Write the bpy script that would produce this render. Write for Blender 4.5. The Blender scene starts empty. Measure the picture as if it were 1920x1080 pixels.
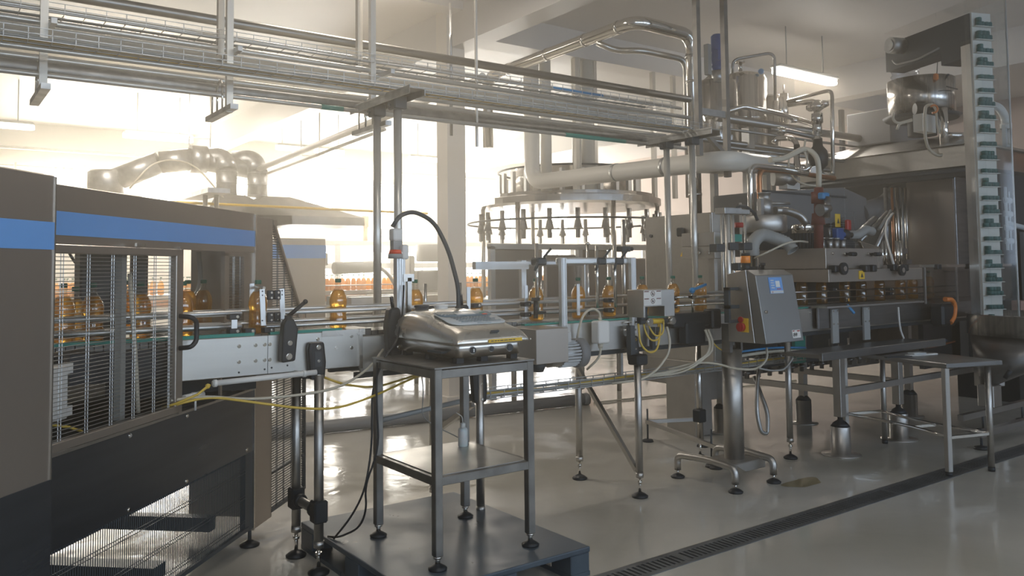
WIN, WINLOW, LWIN, LLOW, LAMPFILL, LFRONT, WFRONT, HAZE, ANI, EXPO, FL = 12.0, 6.0, 760, 320, .8, 180, 3.0, .038, .76, 0.5, 20
import bpy, bmesh, math, random
from mathutils import Vector, Matrix
random.seed(7)
PI = math.pi
scene = bpy.context.scene
C = scene.collection

# ------------------------------------------------------------------ camera (1920x1080, eye at 0,0,1.5; X runs along the conveyor, Y away)
F = 1529.6; PITCH = math.radians(3.064); ROLL = math.radians(-0.638); YAW = math.radians(53.894); CYV = 423.0; H = 1.5
def _w(v):
    x, y, z = v
    return Vector((x*math.sin(YAW)+y*math.cos(YAW), -x*math.cos(YAW)+y*math.sin(YAW), z))
_f = _w((0, math.cos(PITCH), math.sin(PITCH))); _u = _w((0, -math.sin(PITCH), math.cos(PITCH))); _r = _w((1, 0, 0))
CR = math.cos(ROLL)*_r + math.sin(ROLL)*_u; CU = -math.sin(ROLL)*_r + math.cos(ROLL)*_u
cam_d = bpy.data.cameras.new('camera'); cam = bpy.data.objects.new('camera', cam_d); C.objects.link(cam)
cam_d.sensor_width = 36; cam_d.lens = F*36/1920; cam_d.shift_y = -(540-CYV)/1920; cam_d.clip_start = .05; cam_d.clip_end = 100
m = Matrix((CR, CU, -_f)).transposed().to_4x4(); m.translation = (0, 0, H); cam.matrix_world = m
scene.camera = cam

# ------------------------------------------------------------------ mesh builder
def V(*a): return Vector(a)
class B:
    def __init__(s): s.v = []; s.f = []; s.sm = []; s.k = []
    def _add(s, vs, fs, smooth=False):
        o = len(s.v); s.k.append((o, len(s.f))); s.v += [Vector(v) for v in vs]
        for f in fs: s.f.append([o+i for i in f]); s.sm.append(smooth)
        return s
    def box(s, x0, x1, y0, y1, z0, z1):
        return s._add([(x, y, z) for z in (z0, z1) for y in (y0, y1) for x in (x0, x1)],
                      [(0, 2, 3, 1), (4, 5, 7, 6), (0, 1, 5, 4), (2, 6, 7, 3), (0, 4, 6, 2), (1, 3, 7, 5)])
    def obox(s, c, d, size):            # box centred at c, long axis along d (horizontal), size = (along d, across, high)
        d = Vector((d[0], d[1], 0)).normalized(); n = Vector((-d.y, d.x, 0)); c = Vector(c); a, b, h = [k/2 for k in size]
        return s._add([c+d*i*a+n*j*b+V(0, 0, k*h) for k in (-1, 1) for j in (-1, 1) for i in (-1, 1)],
                      [(0, 2, 3, 1), (4, 5, 7, 6), (0, 1, 5, 4), (2, 6, 7, 3), (0, 4, 6, 2), (1, 3, 7, 5)])
    def beam(s, p, q, w, h=None):       # square bar from p to q
        p, q = Vector(p), Vector(q); h = h or w; d = (q-p).normalized()
        up = V(0, 0, 1) if abs(d.z) < .95 else V(0, 1, 0)
        a = d.cross(up).normalized()*w/2; b = a.cross(d).normalized()*h/2
        vs = [e+i*a+j*b for e in (p, q) for i, j in ((-1, -1), (1, -1), (1, 1), (-1, 1))]
        return s._add(vs, [(3, 2, 1, 0), (4, 5, 6, 7), (0, 1, 5, 4), (1, 2, 6, 5), (2, 3, 7, 6), (3, 0, 4, 7)])
    def cyl(s, p, q, r, seg=14, r2=None, caps=True):
        p, q = Vector(p), Vector(q); r2 = r if r2 is None else r2; d = (q-p).normalized()
        a = d.orthogonal().normalized(); b = d.cross(a)
        vs = [e+(a*math.cos(2*PI*i/seg)+b*math.sin(2*PI*i/seg))*rr for e, rr in ((p, r), (q, r2)) for i in range(seg)]
        o = len(s.v); s._add(vs, [(i, (i+1) % seg, seg+(i+1) % seg, seg+i) for i in range(seg)], True)
        if caps:
            s.f.append([o+i for i in reversed(range(seg))]); s.sm.append(False)
            s.f.append([o+seg+i for i in range(seg)]); s.sm.append(False)
        return s
    def tube(s, pts, r, seg=8, fil=0, n=5, closed=False):
        P = [Vector(p) for p in pts]
        if fil:
            Q = [P[0]]
            for i in range(1, len(P)-1):
                a, b, c = P[i-1], P[i], P[i+1]; u = (a-b); w = (c-b)
                k = min(fil, u.length*.49, w.length*.49); u = u.normalized()*k; w = w.normalized()*k
                for j in range(n+1):
                    t = j/n; Q.append((b+u)*(1-t)**2+2*b*t*(1-t)+(b+w)*t*t)
            Q.append(P[-1]); P = Q
        T = []
        for i in range(len(P)):
            d = (P[min(i+1, len(P)-1)]-P[max(i-1, 0)]); T.append(d.normalized())
        a = T[0].orthogonal().normalized(); vs = []
        for i, p in enumerate(P):
            a = (a-T[i]*a.dot(T[i])).normalized(); b = T[i].cross(a)
            vs += [p+(a*math.cos(2*PI*k/seg)+b*math.sin(2*PI*k/seg))*r for k in range(seg)]
        o = len(s.v)
        s._add(vs, [(i*seg+k, i*seg+(k+1) % seg, (i+1)*seg+(k+1) % seg, (i+1)*seg+k) for i in range(len(P)-1) for k in range(seg)], True)
        s.f.append([o+k for k in reversed(range(seg))]); s.sm.append(False)
        s.f.append([o+(len(P)-1)*seg+k for k in range(seg)]); s.sm.append(False)
        return s
    def lathe(s, c, prof, seg=20, smooth=True):   # prof: (r, z) bottom to top
        c = Vector(c); n = len(prof)
        vs = [c+V(r*math.cos(2*PI*k/seg), r*math.sin(2*PI*k/seg), z) for r, z in prof for k in range(seg)]
        o = len(s.v)
        s._add(vs, [(i*seg+k, i*seg+(k+1) % seg, (i+1)*seg+(k+1) % seg, (i+1)*seg+k) for i in range(n-1) for k in range(seg)], smooth)
        s.f.append([o+k for k in reversed(range(seg))]); s.sm.append(False)
        s.f.append([o+(n-1)*seg+k for k in range(seg)]); s.sm.append(False)
        return s
    def ext(s, pts, vec):               # closed polygon pushed along vec
        P = [Vector(p) for p in pts]; n = len(P); vec = Vector(vec)
        return s._add(P+[p+vec for p in P], [list(reversed(range(n))), [n+i for i in range(n)]]+[(i, (i+1) % n, n+(i+1) % n, n+i) for i in range(n)])
    def ball(s, c, r, seg=10, sz=1):
        n = max(4, seg//2); return s.lathe(c, [(max(1e-4, r*math.sin(PI*i/n)), -r*sz*math.cos(PI*i/n)) for i in range(n+1)], seg)
    def hexb(s, c, d, r=.009, l=.007):  # bolt head with washer
        c, d = Vector(c), Vector(d).normalized(); s.cyl(c, c+d*l*.35, r*1.25, 10); return s.cyl(c, c+d*l, r, 6)
    def each(s, name, mat, parent, per=1, **kw):     # every piece (of `per` shapes) becomes a part of its own
        K = s.k+[(len(s.v), len(s.f))]
        for i in range(0, len(s.k), per):
            (v0, f0), (v1, f1) = K[i], K[min(i+per, len(K)-1)]
            c = B(); c.v = s.v[v0:v1]; c.f = [[q-v0 for q in f] for f in s.f[f0:f1]]; c.sm = s.sm[f0:f1]; c.o(name, mat, parent, **kw)
    def o(s, name, mat, parent=None, loc=None, bevel=0, bseg=1):
        off = Vector((0, 0, 0)); p = parent
        while p is not None: off += p.location; p = p.parent
        if loc is not None and parent is None: off = Vector(loc)
        me = bpy.data.meshes.new(name)
        me.from_pydata([v-off for v in s.v], [], s.f)
        me.polygons.foreach_set('use_smooth', s.sm)
        bm = bmesh.new(); bm.from_mesh(me); bmesh.ops.recalc_face_normals(bm, faces=bm.faces); bm.to_mesh(me); bm.free()
        me.materials.append(mat)
        ob = bpy.data.objects.new(name, me); C.objects.link(ob)
        if parent is not None: ob.parent = parent
        elif loc is not None: ob.location = off
        if bevel:
            md = ob.modifiers.new('Bevel', 'BEVEL'); md.width = bevel; md.segments = bseg; md.limit_method = 'ANGLE'; md.angle_limit = math.radians(50)
        return ob

def tag(o, label, cat, group=None, kind=None):
    if label: o['label'] = label
    if cat: o['category'] = cat
    if group: o['group'] = group
    if kind: o['kind'] = kind
    return o
def thing(name, label, cat, loc=(0, 0, 0), group=None):
    o = bpy.data.objects.new(name, None); o.empty_display_size = .1; C.objects.link(o); o.location = loc
    return tag(o, label, cat, group)
def copy_tree(o, parent=None):
    c = o.copy(); C.objects.link(c); c.parent = parent
    for ch in list(o.children): copy_tree(ch, c)
    return c
def st(b, name, mat, **k):
    o = b.o(name, mat, **k); o['kind'] = 'structure'; return o

# ------------------------------------------------------------------ materials
def principled(name, col, rough=.5, metal=0., **k):
    m = bpy.data.materials.new(name); m.use_nodes = True; p = m.node_tree.nodes['Principled BSDF']
    p.inputs['Base Color'].default_value = (*col, 1); p.inputs['Roughness'].default_value = rough; p.inputs['Metallic'].default_value = metal
    for a, b in k.items(): p.inputs[a.replace('_', ' ')].default_value = b
    return m
def mottle(m, scale=(4, 4, 4), amt=.25, rough=None, bump=0., detail=4, col2=None):
    nt = m.node_tree; N = nt.nodes; L = nt.links; p = N['Principled BSDF']
    tc = N.new('ShaderNodeTexCoord'); mp = N.new('ShaderNodeMapping'); mp.inputs['Scale'].default_value = scale
    nz = N.new('ShaderNodeTexNoise'); nz.inputs['Scale'].default_value = 1; nz.inputs['Detail'].default_value = detail
    L.new(tc.outputs['Object'], mp.inputs['Vector']); L.new(mp.outputs[0], nz.inputs['Vector'])
    base = p.inputs['Base Color'].default_value[:]
    mx = N.new('ShaderNodeMix'); mx.data_type = 'RGBA'
    c2 = (*col2, 1) if col2 else (*[x*(1-amt) for x in base[:3]], 1)
    mr = N.new('ShaderNodeMapRange'); mr.inputs['From Min'].default_value = .35; mr.inputs['From Max'].default_value = .65
    L.new(nz.outputs['Fac'], mr.inputs['Value']); L.new(mr.outputs[0], mx.inputs['Factor'])
    mx.inputs[6].default_value = base; mx.inputs[7].default_value = c2; L.new(mx.outputs[2], p.inputs['Base Color'])
    if rough:
        r = N.new('ShaderNodeMapRange'); r.inputs['From Min'].default_value = .3; r.inputs['From Max'].default_value = .7
        r.inputs['To Min'].default_value = rough[0]; r.inputs['To Max'].default_value = rough[1]
        L.new(nz.outputs['Fac'], r.inputs['Value']); L.new(r.outputs[0], p.inputs['Roughness'])
    if bump:
        bp = N.new('ShaderNodeBump'); bp.inputs['Strength'].default_value = bump; bp.inputs['Distance'].default_value = .01
        L.new(nz.outputs['Fac'], bp.inputs['Height']); L.new(bp.outputs[0], p.inputs['Normal'])
    return m
M = {}
M['steel_v'] = mottle(principled('rolled steel', (.66, .63, .59), .22, 1), (26, 26, .6), .45, (.14, .30), 0, 2)
M['steel'] = mottle(principled('brushed steel', (.66, .63, .59), .24, 1), (4, 4, 4), .08, (.20, .28))
M['steel_h'] = mottle(principled('steel brushed lengthways', (.64, .62, .58), .32, 1), (1, 30, 30), .05, (.30, .36))
M['steel_dk'] = mottle(principled('dark steel', (.33, .33, .33), .35, 1), (3, 3, 30), .2, (.28, .42))
M['steel_sat'] = mottle(principled('satin steel', (.60, .58, .55), .38, 1), (6, 6, 6), .12, (.32, .44))
M['chrome'] = principled('polished pipe', (.80, .77, .72), .10, 1)
M['galv'] = mottle(principled('galvanised steel', (.56, .56, .55), .42, 1), (14, 14, 14), .2, (.34, .5))
M['pipe_dk'] = mottle(principled('grey pipe', (.36, .35, .33), .34, .9), (2, 20, 20), .2)
M['pale'] = principled('flare washed stainless tube', (.74, .71, .65), .26, .55)  # paler and less metallic, painting the flare wash into the tubes
M['lid'] = mottle(principled('satin lid steel', (.80, .77, .71), .27, .92), (5, 5, 5), .06, (.24, .30))
M['jacket'] = principled('pale pipe jacket', (.80, .77, .70), .35)
M['alu'] = principled('aluminium extrusion', (.75, .75, .74), .38, .9)
M['frame'] = mottle(principled('scuffed steel frame', (.36, .35, .33), .38, .95), (9, 9, 9), .3, (.3, .5))
M['panelwarm'] = mottle(principled('machine sheet', (.50, .45, .40), .36, .85), (1.5, 1.5, 1.5), .08, (.34, .40))
M['panel_navy'] = mottle(principled('lower machine panel', (.15, .165, .19), .28, .85), (1.2, 1.2, 12), .2, (.26, .36))
M['blue'] = principled('blue enamel stripe', (.16, .38, .80), .35)
M['black'] = principled('black plastic', (.012, .018, .025), .40)  # bluish tint of the shadows put into the base colour
M['rubber'] = principled('black rubber', (.015, .017, .02), .6)
M['grey'] = principled('grey plastic', (.38, .39, .38), .45)
M['greymid'] = principled('grey paint', (.22, .225, .23), .45)
M['graphite'] = principled('graphite paint', (.045, .058, .070), .42)  # shadow tint painted in here too, as a bluish cast
M['white'] = principled('white plastic', (.80, .79, .76), .4)
M['green'] = principled('green plastic strip', (.02, .30, .24), .4)
M['capgreen'] = principled('green cap', (.01, .16, .11), .4)
M['capteal'] = principled('teal cap', (.01, .13, .13), .4)
M['yellow'] = principled('yellow', (.85, .55, .04), .4)
M['yellowcable'] = principled('yellow cable sheath', (.72, .50, .08), .4)
M['cream'] = principled('cream cable sheath', (.62, .57, .46), .45)
M['greycable'] = principled('grey cable sheath', (.36, .36, .34), .45)
M['bluecable'] = principled('blue cable sheath', (.03, .25, .55), .4)
M['orangecable'] = principled('orange cable sheath', (.75, .22, .04), .4)
M['bluepaint'] = principled('blue motor paint', (.015, .08, .30), .35)
M['red'] = principled('red plastic', (.45, .02, .02), .35)
M['redbrown'] = principled('red brown hose', (.18, .05, .04), .5)
M['beacon_red'] = principled('red beacon lens', (.85, .10, .04), .25)
M['beacon_amber'] = principled('amber beacon lens', (.9, .28, .03), .25)
M['wall'] = mottle(principled('painted wall', (.82, .77, .70), .6), (.6, .6, .6), .05)
M['wallpink'] = mottle(principled('pinkish painted wall', (.60, .49, .43), .6), (.6, .6, .6), .08)
M['console'] = mottle(principled('console steel', (.34, .345, .34), .40, .9), (3, 3, 3), .08)
M['ceil'] = mottle(principled('painted ceiling', (.74, .71, .68), .45), (.5, .5, .5), .06)
M['pink'] = mottle(principled('pinkish enclosure sheet', (.62, .40, .33), .4, .3), (2, 2, 2), .15)
M['pallet'] = mottle(principled('slate blue plastic pallet', (.040, .062, .088), .40), (5, 5, 5), .3, (.25, .48), .3, 8, (.085, .115, .145))
M['drain'] = mottle(principled('drain steel', (.26, .28, .30), .42, .8), (8, 8, 8), .3)
M['copper'] = principled('copper pipe', (.55, .25, .12), .35, .9)
M['belt'] = principled('white cleated belt', (.82, .80, .74), .5)
M['chain'] = principled('conveyor chain', (.24, .235, .22), .4, .6)
M['keypanel'] = principled('blue grey keypad foil', (.18, .25, .30), .35)
M['keylight'] = principled('light keypad foil', (.62, .66, .68), .35)
M['puddle'] = principled('wet juice spill', (.33, .28, .17), .03)
M['screen'] = principled('display', (.80, .82, .82), .3)
def emis(name, col, s):
    m = bpy.data.materials.new(name); m.use_nodes = True; nt = m.node_tree; nt.nodes.clear()
    e = nt.nodes.new('ShaderNodeEmission'); e.inputs[0].default_value = (*col, 1); e.inputs[1].default_value = s
    o = nt.nodes.new('ShaderNodeOutputMaterial'); nt.links.new(e.outputs[0], o.inputs[0]); return m
M['daylight'] = emis('daylight in window', (1, .93, .80), WIN)
M['daylow'] = emis('daylight in low window', (1, .95, .86), WINLOW)
M['fillfront'] = emis('cool fill in added front window', (.72, .85, 1), WFRONT)  # unseen panes that glow to add cool fill and steel reflections
M['tube'] = emis('fluorescent diffuser', (1, .93, .80), 9.)
def glassy(name, col, mix=.1, rough=.05):     # thin clear sheet: mostly see-through with a glossy face
    m = bpy.data.materials.new(name); m.use_nodes = True; nt = m.node_tree; nt.nodes.clear(); N = nt.nodes; L = nt.links
    t = N.new('ShaderNodeBsdfTransparent'); t.inputs[0].default_value = (*col, 1); g = N.new('ShaderNodeBsdfGlossy'); g.inputs['Roughness'].default_value = rough
    fr = N.new('ShaderNodeFresnel'); fr.inputs[0].default_value = 1.45; ad = N.new('ShaderNodeMath'); ad.operation = 'ADD'; ad.inputs[1].default_value = mix; ad.use_clamp = True
    mx = N.new('ShaderNodeMixShader'); L.new(fr.outputs[0], ad.inputs[0]); gb = N.new('ShaderNodeNewGeometry'); sb = N.new('ShaderNodeMath'); sb.operation = 'SUBTRACT'; sb.inputs[0].default_value = 1; L.new(gb.outputs['Backfacing'], sb.inputs[1])
    ml = N.new('ShaderNodeMath'); ml.operation = 'MULTIPLY'; L.new(ad.outputs[0], ml.inputs[0]); L.new(sb.outputs[0], ml.inputs[1]); L.new(ml.outputs[0], mx.inputs[0]); L.new(t.outputs[0], mx.inputs[1]); L.new(g.outputs[0], mx.inputs[2])
    o = N.new('ShaderNodeOutputMaterial'); L.new(mx.outputs[0], o.inputs[0]); return m
M['pet'] = glassy('clear bottle plastic', (.93, .92, .88), .10)
M['plexi'] = glassy('clear guard sheet', (.97, .98, .98), .04)
M['plexi2'] = glassy('smoky guard sheet', (.75, .72, .70), .05)
M['wrap'] = glassy('clear wrap', (.8, .82, .85), .25, .15)
M['whitebottle'] = principled('milky plastic', (.72, .76, .76), .35, Subsurface_Weight=.3)
def juice(name):
    m = bpy.data.materials.new(name); m.use_nodes = True; nt = m.node_tree; p = nt.nodes['Principled BSDF']; N = nt.nodes; L = nt.links
    p.inputs['Base Color'].default_value = (1, .68, .16, 1); p.inputs['Roughness'].default_value = .04; p.inputs['IOR'].default_value = 1.34
    p.inputs['Transmission Weight'].default_value = 1
    tr = N.new('ShaderNodeBsdfTransparent'); tr.inputs[0].default_value = (1, .69, .21, 1)
    tl = N.new('ShaderNodeBsdfTranslucent'); tl.inputs[0].default_value = (1, .62, .09, 1)
    m1 = N.new('ShaderNodeMixShader'); m1.inputs[0].default_value = .50; mx = N.new('ShaderNodeMixShader'); mx.inputs[0].default_value = .22
    L.new(p.outputs[0], m1.inputs[1]); L.new(tr.outputs[0], m1.inputs[2]); L.new(m1.outputs[0], mx.inputs[1]); L.new(tl.outputs[0], mx.inputs[2]); L.new(mx.outputs[0], N['Material Output'].inputs[0]); return m
M['juice'] = juice('amber juice')
# glossy cream epoxy floor, faintly mottled and wet in places
def floor_mat():
    m = principled('epoxy floor', (.47, .44, .37), .2); nt = m.node_tree; N = nt.nodes; L = nt.links; p = N['Principled BSDF']
    g = N.new('ShaderNodeNewGeometry')
    def nz(sc, det, d=0):
        n = N.new('ShaderNodeTexNoise'); n.inputs['Scale'].default_value = sc; n.inputs['Detail'].default_value = det; n.inputs['Distortion'].default_value = d
        L.new(g.outputs['Position'], n.inputs['Vector']); return n
    a, b, c = nz(.7, 5, .6), nz(2.2, 6, 1.), nz(9, 3)
    cr = N.new('ShaderNodeValToRGB'); cr.color_ramp.elements[0].position = .35; cr.color_ramp.elements[0].color = (.43, .41, .35, 1)
    cr.color_ramp.elements[1].position = .65; cr.color_ramp.elements[1].color = (.57, .55, .50, 1)
    L.new(a.outputs['Fac'], cr.inputs[0]); L.new(cr.outputs[0], p.inputs['Base Color'])
    r = N.new('ShaderNodeMapRange'); r.inputs['From Min'].default_value = .38; r.inputs['From Max'].default_value = .62; r.inputs['To Min'].default_value = .06; r.inputs['To Max'].default_value = .22
    L.new(b.outputs['Fac'], r.inputs['Value']); L.new(r.outputs[0], p.inputs['Roughness'])
    bp = N.new('ShaderNodeBump'); bp.inputs['Strength'].default_value = .22; bp.inputs['Distance'].default_value = .02
    ad = N.new('ShaderNodeMath'); ad.operation = 'MULTIPLY_ADD'; ad.inputs[1].default_value = .25; L.new(c.outputs['Fac'], ad.inputs[0]); L.new(b.outputs['Fac'], ad.inputs[2])
    L.new(ad.outputs[0], bp.inputs['Height']); L.new(bp.outputs[0], p.inputs['Normal'])
    return m
M['floor'] = floor_mat()
# ------------------------------------------------------------------ the hall
CZ = 4.5; YW = 18.6
st(B().box(-9, 16, -6.2, 19, -.1, 0), 'floor', M['floor'])
st(B().box(-9, 16, -6.2, 19, CZ, CZ+.15), 'ceiling', M['ceil'])
# back wall with its window openings
WX = [2.05+k*1.86*1.0 for k in range(0, 9)]
WX = [YW*r for r in (.127, .226, .325, .42, .525, .627, .729, .823, .926)]
wins = [(x-.4, x+.4, 2.52, 3.74) for x in WX]
lows = [(x-.62, x+.62, 1.05, 2.02) for x in [YW*r for r in (.405, .485, .575, .655, .735, .82, .905)]]
ops = sorted(wins), sorted(lows)
b = B()
def band(z0, z1, op):
    x = -9
    for w in op: b.box(x, w[0], YW, YW+.25, z0, z1); x = w[1]
    b.box(x, 19.8, YW, YW+.25, z0, z1)
b.box(-9, 19.8, YW, YW+.25, 0, 1.05); band(1.05, 2.02, ops[1]); b.box(-9, 19.8, YW, YW+.25, 2.02, 2.52); band(2.52, 3.74, ops[0]); b.box(-9, 19.8, YW, YW+.25, 3.74, CZ)
st(b, 'wall_back', M['wall'])
for i, (x0, x1, z0, z1) in enumerate(list(ops[0])+list(ops[1])):
    f = B()
    for (a, c, d, e) in ((x0, x1, z0, z0+.05), (x0, x1, z1-.05, z1), (x0, x0+.05, z0, z1), (x1-.05, x1, z0, z1), ((x0+x1)/2-.02, (x0+x1)/2+.02, z0, z1)):
        f.box(a, c, YW+.06, YW+.12, d, e)
    fo = st(f, 'window_%d' % (i+1), M['white'])
    B().box(x0+.02, x1-.02, YW+.08, YW+.09, z0+.02, z1-.02).o('pane', M['daylight'] if i < 9 else M['daylow'], fo)
st(B().box(-9.2, -9, -6.2, 19, 0, CZ), 'wall_left', M['wall'])
st(B().box(16, 16.2, -6.2, 19, 0, CZ), 'wall_right', M['wallpink'])
# the unseen wall behind the viewer, with glowing windows added for cool fill
FWX = [-6.5, -3.2, .1, 3.4, 6.7, 10.0, 13.3]
b = B(); b.box(-9, 16, -6.2, -6, 0, 1.4).box(-9, 16, -6.2, -6, 3.6, CZ); x = -9
for c in FWX: b.box(x, c-.8, -6.2, -6, 1.4, 3.6); x = c+.8
b.box(x, 16, -6.2, -6, 1.4, 3.6); st(b, 'wall_front', M['wall'])
for i, c in enumerate(FWX):
    f = B().box(c-.8, c-.74, -6.12, -6.05, 1.4, 3.6).box(c+.74, c+.8, -6.12, -6.05, 1.4, 3.6).box(c-.8, c+.8, -6.12, -6.05, 1.4, 1.46).box(c-.8, c+.8, -6.12, -6.05, 3.54, 3.6).box(c-.03, c+.03, -6.12, -6.05, 1.4, 3.6)
    fo = st(f, 'window_%d' % (i+17), M['white']); B().box(c-.78, c+.78, -6.10, -6.09, 1.42, 3.58).o('pane', M['fillfront'], fo)
# columns and beams
st(B().box(4.80, 5.04, 7.80, 8.03, 0, CZ).box(4.74, 5.10, 7.74, 8.09, 0, .10), 'trim_1', M['wall'])
st(B().box(4.86, 5.14, -1, YW, 4.03, CZ), 'trim_2', M['ceil'])
st(B().box(11.2, 11.5, -1, YW, 4.03, CZ), 'trim_3', M['ceil'])
st(B().box(5.14, 11.2, 7.7, 8.05, 4.16, CZ), 'trim_4', M['ceil'])
st(B().box(-9, 4.86, 7.55, 7.80, 4.40, CZ-.005), 'trim_5', M['ceil'])
st(B().box(11.5, 16, 7.7, 8.05, 4.16, CZ), 'trim_6', M['ceil'])
st(B().box(-9, 4.86, 12.8, 13.1, 4.36, CZ), 'trim_7', M['ceil'])

# channel drain in the floor
t = thing('floor_drain', 'long grated steel channel drain sunk in the floor in front of the conveyor', 'drain', (5, 2.97, 0))
fr = B().box(1.2, 14, 2.895, 2.915, 0, .004).box(1.2, 14, 3.035, 3.06, 0, .004); fr.o('frame', M['drain'], t)
B().box(1.2, 14, 2.915, 3.035, -.0, .0015).o('channel', M['black'], t)
g = B(); x = 1.2
while x < 14:
    if not (4.55 < x < 5.9 and int(x*2) % 2 == 0) or True: g.box(x, x+.017, 2.925, 3.025, .001, .004)
    if int((x-1.2)/.028) % 36 == 35: g.box(x+.014, x+.05, 2.915, 3.035, .001, .0045)
    x += .034
g.box(1.2, 14, 2.915, 2.925, .001, .004).box(1.2, 14, 3.025, 3.035, .001, .004); g.o('grate', M['drain'], t)

# wall services on the back wall
for k, (z, r, m_) in enumerate(((3.98, .035, 'galv'), (3.62, .02, 'galv'), (2.38, .03, 'galv'), (2.2, .025, 'galv'))):
    lab = ['topmost grey pipe running along the back wall under the ceiling', 'thin pipe crossing the back wall above the windows', 'grey pipe along the back wall just below the high windows', 'lowest thin pipe along the back wall, above the low windows'][k]
    tag(B().cyl((-5, YW-.12-.05*(k % 2), z), (15.5, YW-.12-.05*(k % 2), z), r, 10).o('wall_pipe', M[m_]), lab, 'pipe')
for k, x in enumerate([1.5, 3.3, 5.1, 6.95, 8.9, 10.8, 12.6]):
    w = B().box(x-.06, x+.06, YW-.28, YW-.02, 3.40, 3.44).box(x-.02, x+.02, YW-.24, YW-.2, 3.25, 3.68)
    o = tag(w.o('wall_bracket', M['grey'], loc=(x, YW-.15, 3.4)), 'small grey bracket on the back wall between two high windows', 'bracket', 'brackets on the back wall')
# hall luminaires
def lamp(x0, x1, y, z, label, group=None, rods=(.2, .8)):
    t = thing('ceiling_lamp', label, 'lamp', ((x0+x1)/2, y, z), group)
    B().ext([(x0, y-.075, z+.03), (x0+.03, y-.075, z+.07), (x1-.03, y-.075, z+.07), (x1, y-.075, z+.03)], (0, .15, 0)).o('housing', M['grey'], t, bevel=.01)
    pts = []
    for k in range(9): a = PI/2+PI*k/8; pts.append((x0+.07+.07*math.cos(a), y+.07*math.sin(a), z))
    for k in range(9): a = -PI/2+PI*k/8; pts.append((x1-.07+.07*math.cos(a), y+.07*math.sin(a), z))
    B().ext(pts, (0, 0, -.045)).ext([(p[0], p[1], p[2]) for p in pts], (0, 0, .03)).o('diffuser', M['tube'], t, bevel=.02, bseg=2)
    for q in rods: B().cyl((x0+(x1-x0)*q, y, z+.07), (x0+(x1-x0)*q, y, CZ), .008, 6).o('hanger', M['grey'], t)
lamp(8.46, 9.76, 6.1, 3.92, 'lit fluorescent lamp hanging over the tanks at the right')
lamp(2.68, 3.80, 14.5, 3.78, 'hanging fluorescent lamp above the round ducts at the left')
lamp(.30, 1.43, 14.5, 3.78, 'hanging fluorescent lamp at the far left edge of the hall')
lamp(5.25, 5.85, 14.5, 3.78, 'short hanging lamp behind the slanting conduit, left of its twin')
lamp(5.98, 6.6, 14.5, 3.78, 'short hanging lamp behind the slanting conduit, right of its twin')
lamp(8.0, 9.1, 14.5, 3.78, 'hanging fluorescent lamp seen between steel posts and the white column')
lamp(12.2, 13.3, 14.5, 3.78, 'hanging fluorescent lamp behind the white insulated riser pipes')
# trapeze hangers next to the lamps
for k, (x, y) in enumerate(((3.5, 13.6), (5.3, 13.4))):
    tag(B().tube([(x, y, 3.75), (x, y, 3.5), (x+.33, y, 3.5), (x+.33, y, 4.49)], .012, 6, .06).cyl((x, y, 3.7), (x, y, 4.49), .006, 6).cyl((x, y, 3.68), (x+.33, y, 3.68), .006, 6).o('pipe_hanger', M['galv'], loc=(x, y, 3.5)),
        ['thin bent rod hanger beside the lamp above the ducts', 'thin bent rod hanger beside the paired short lamps'][k], 'hanger')

# ------------------------------------------------------------------ extraction ducts and hoods in the back left
t = thing('extraction_duct', 'shiny spiral extraction duct with two downturned elbows above the hoods', 'duct', (3.2, 12, 3))
def duct_run(pts, r, name='duct_pipe', m_='galv'):
    B().tube(pts, r, 18, .28, 6).o(name, M[m_], t)
dy = 12.0
B().cyl((2.15, dy+.4, 2.78), (2.72, dy+.1, 3.05), .155, 20).cyl((2.72, dy+.1, 3.05), (3.14, dy, 3.12), .155, 20).o('inclined_run', M['galv'], t)
B().cyl((3.10, dy, 3.12), (3.32, dy, 3.12), .20, 24).o('end_box', M['galv'], t)
B().cyl((3.32, dy, 3.10), (4.15, dy, 3.00), .14, 20).o('horizontal_run', M['galv'], t)
for x in (3.55, 4.0):
    e = B().tube([(x-.25, dy+.1, 3.14), (x, dy-.05, 3.16), (x+.02, dy-.15, 2.95)], .15, 18, .2, 6); e.o('elbow', M['galv'], t)
    s_ = B().cyl((x+.02, dy-.15, 2.98), (x+.02, dy-.15, 2.60), .145, 22)
    for z in (2.62, 2.78, 2.95): s_.cyl((x+.02, dy-.15, z-.008), (x+.02, dy-.15, z+.008), .150, 22)
    s_.o('drop_pipe', M['galv'], t)
B().lathe((2.10, dy+.42, 2.60), [(.20, 0), (.24, .03), (.24, .30), (.20, .33)], 20).o('fan_collar', M['galv'], t)
for k, (x, wd) in enumerate(((3.57, 1.0), (4.25, 1.6))):
    h = B(); y = dy-.15; z0, z1 = 2.30, 2.60
    vs = [(x-wd*.45, y-.6, z0), (x+wd*.75, y-.6, z0), (x+wd*.75, y+.6, z0), (x-wd*.45, y+.6, z0), (x-.2, y-.2, z1), (x+.2, y-.2, z1), (x+.2, y+.2, z1), (x-.2, y+.2, z1)]
    h._add(vs, [(3, 2, 1, 0), (4, 5, 6, 7), (0, 1, 5, 4), (1, 2, 6, 5), (2, 3, 7, 6), (3, 0, 4, 7)]).box(x-wd*.45, x+wd*.75, y-.6, y+.6, z0-.12, z0)
    tag(h.o('extraction_hood', M['steel_sat'], loc=(x, y, z0)), ['grey canopy hood under the left duct elbow', 'wide grey canopy hood under the right duct elbow'][k], 'hood')
tag(B().cyl((1.2, 11.0, 2.42), (6.4, 11.0, 2.38), .018, 8).o('gas_pipe', M['yellow']), 'thin yellow pipe running level in front of the canopy hoods', 'pipe')
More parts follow.
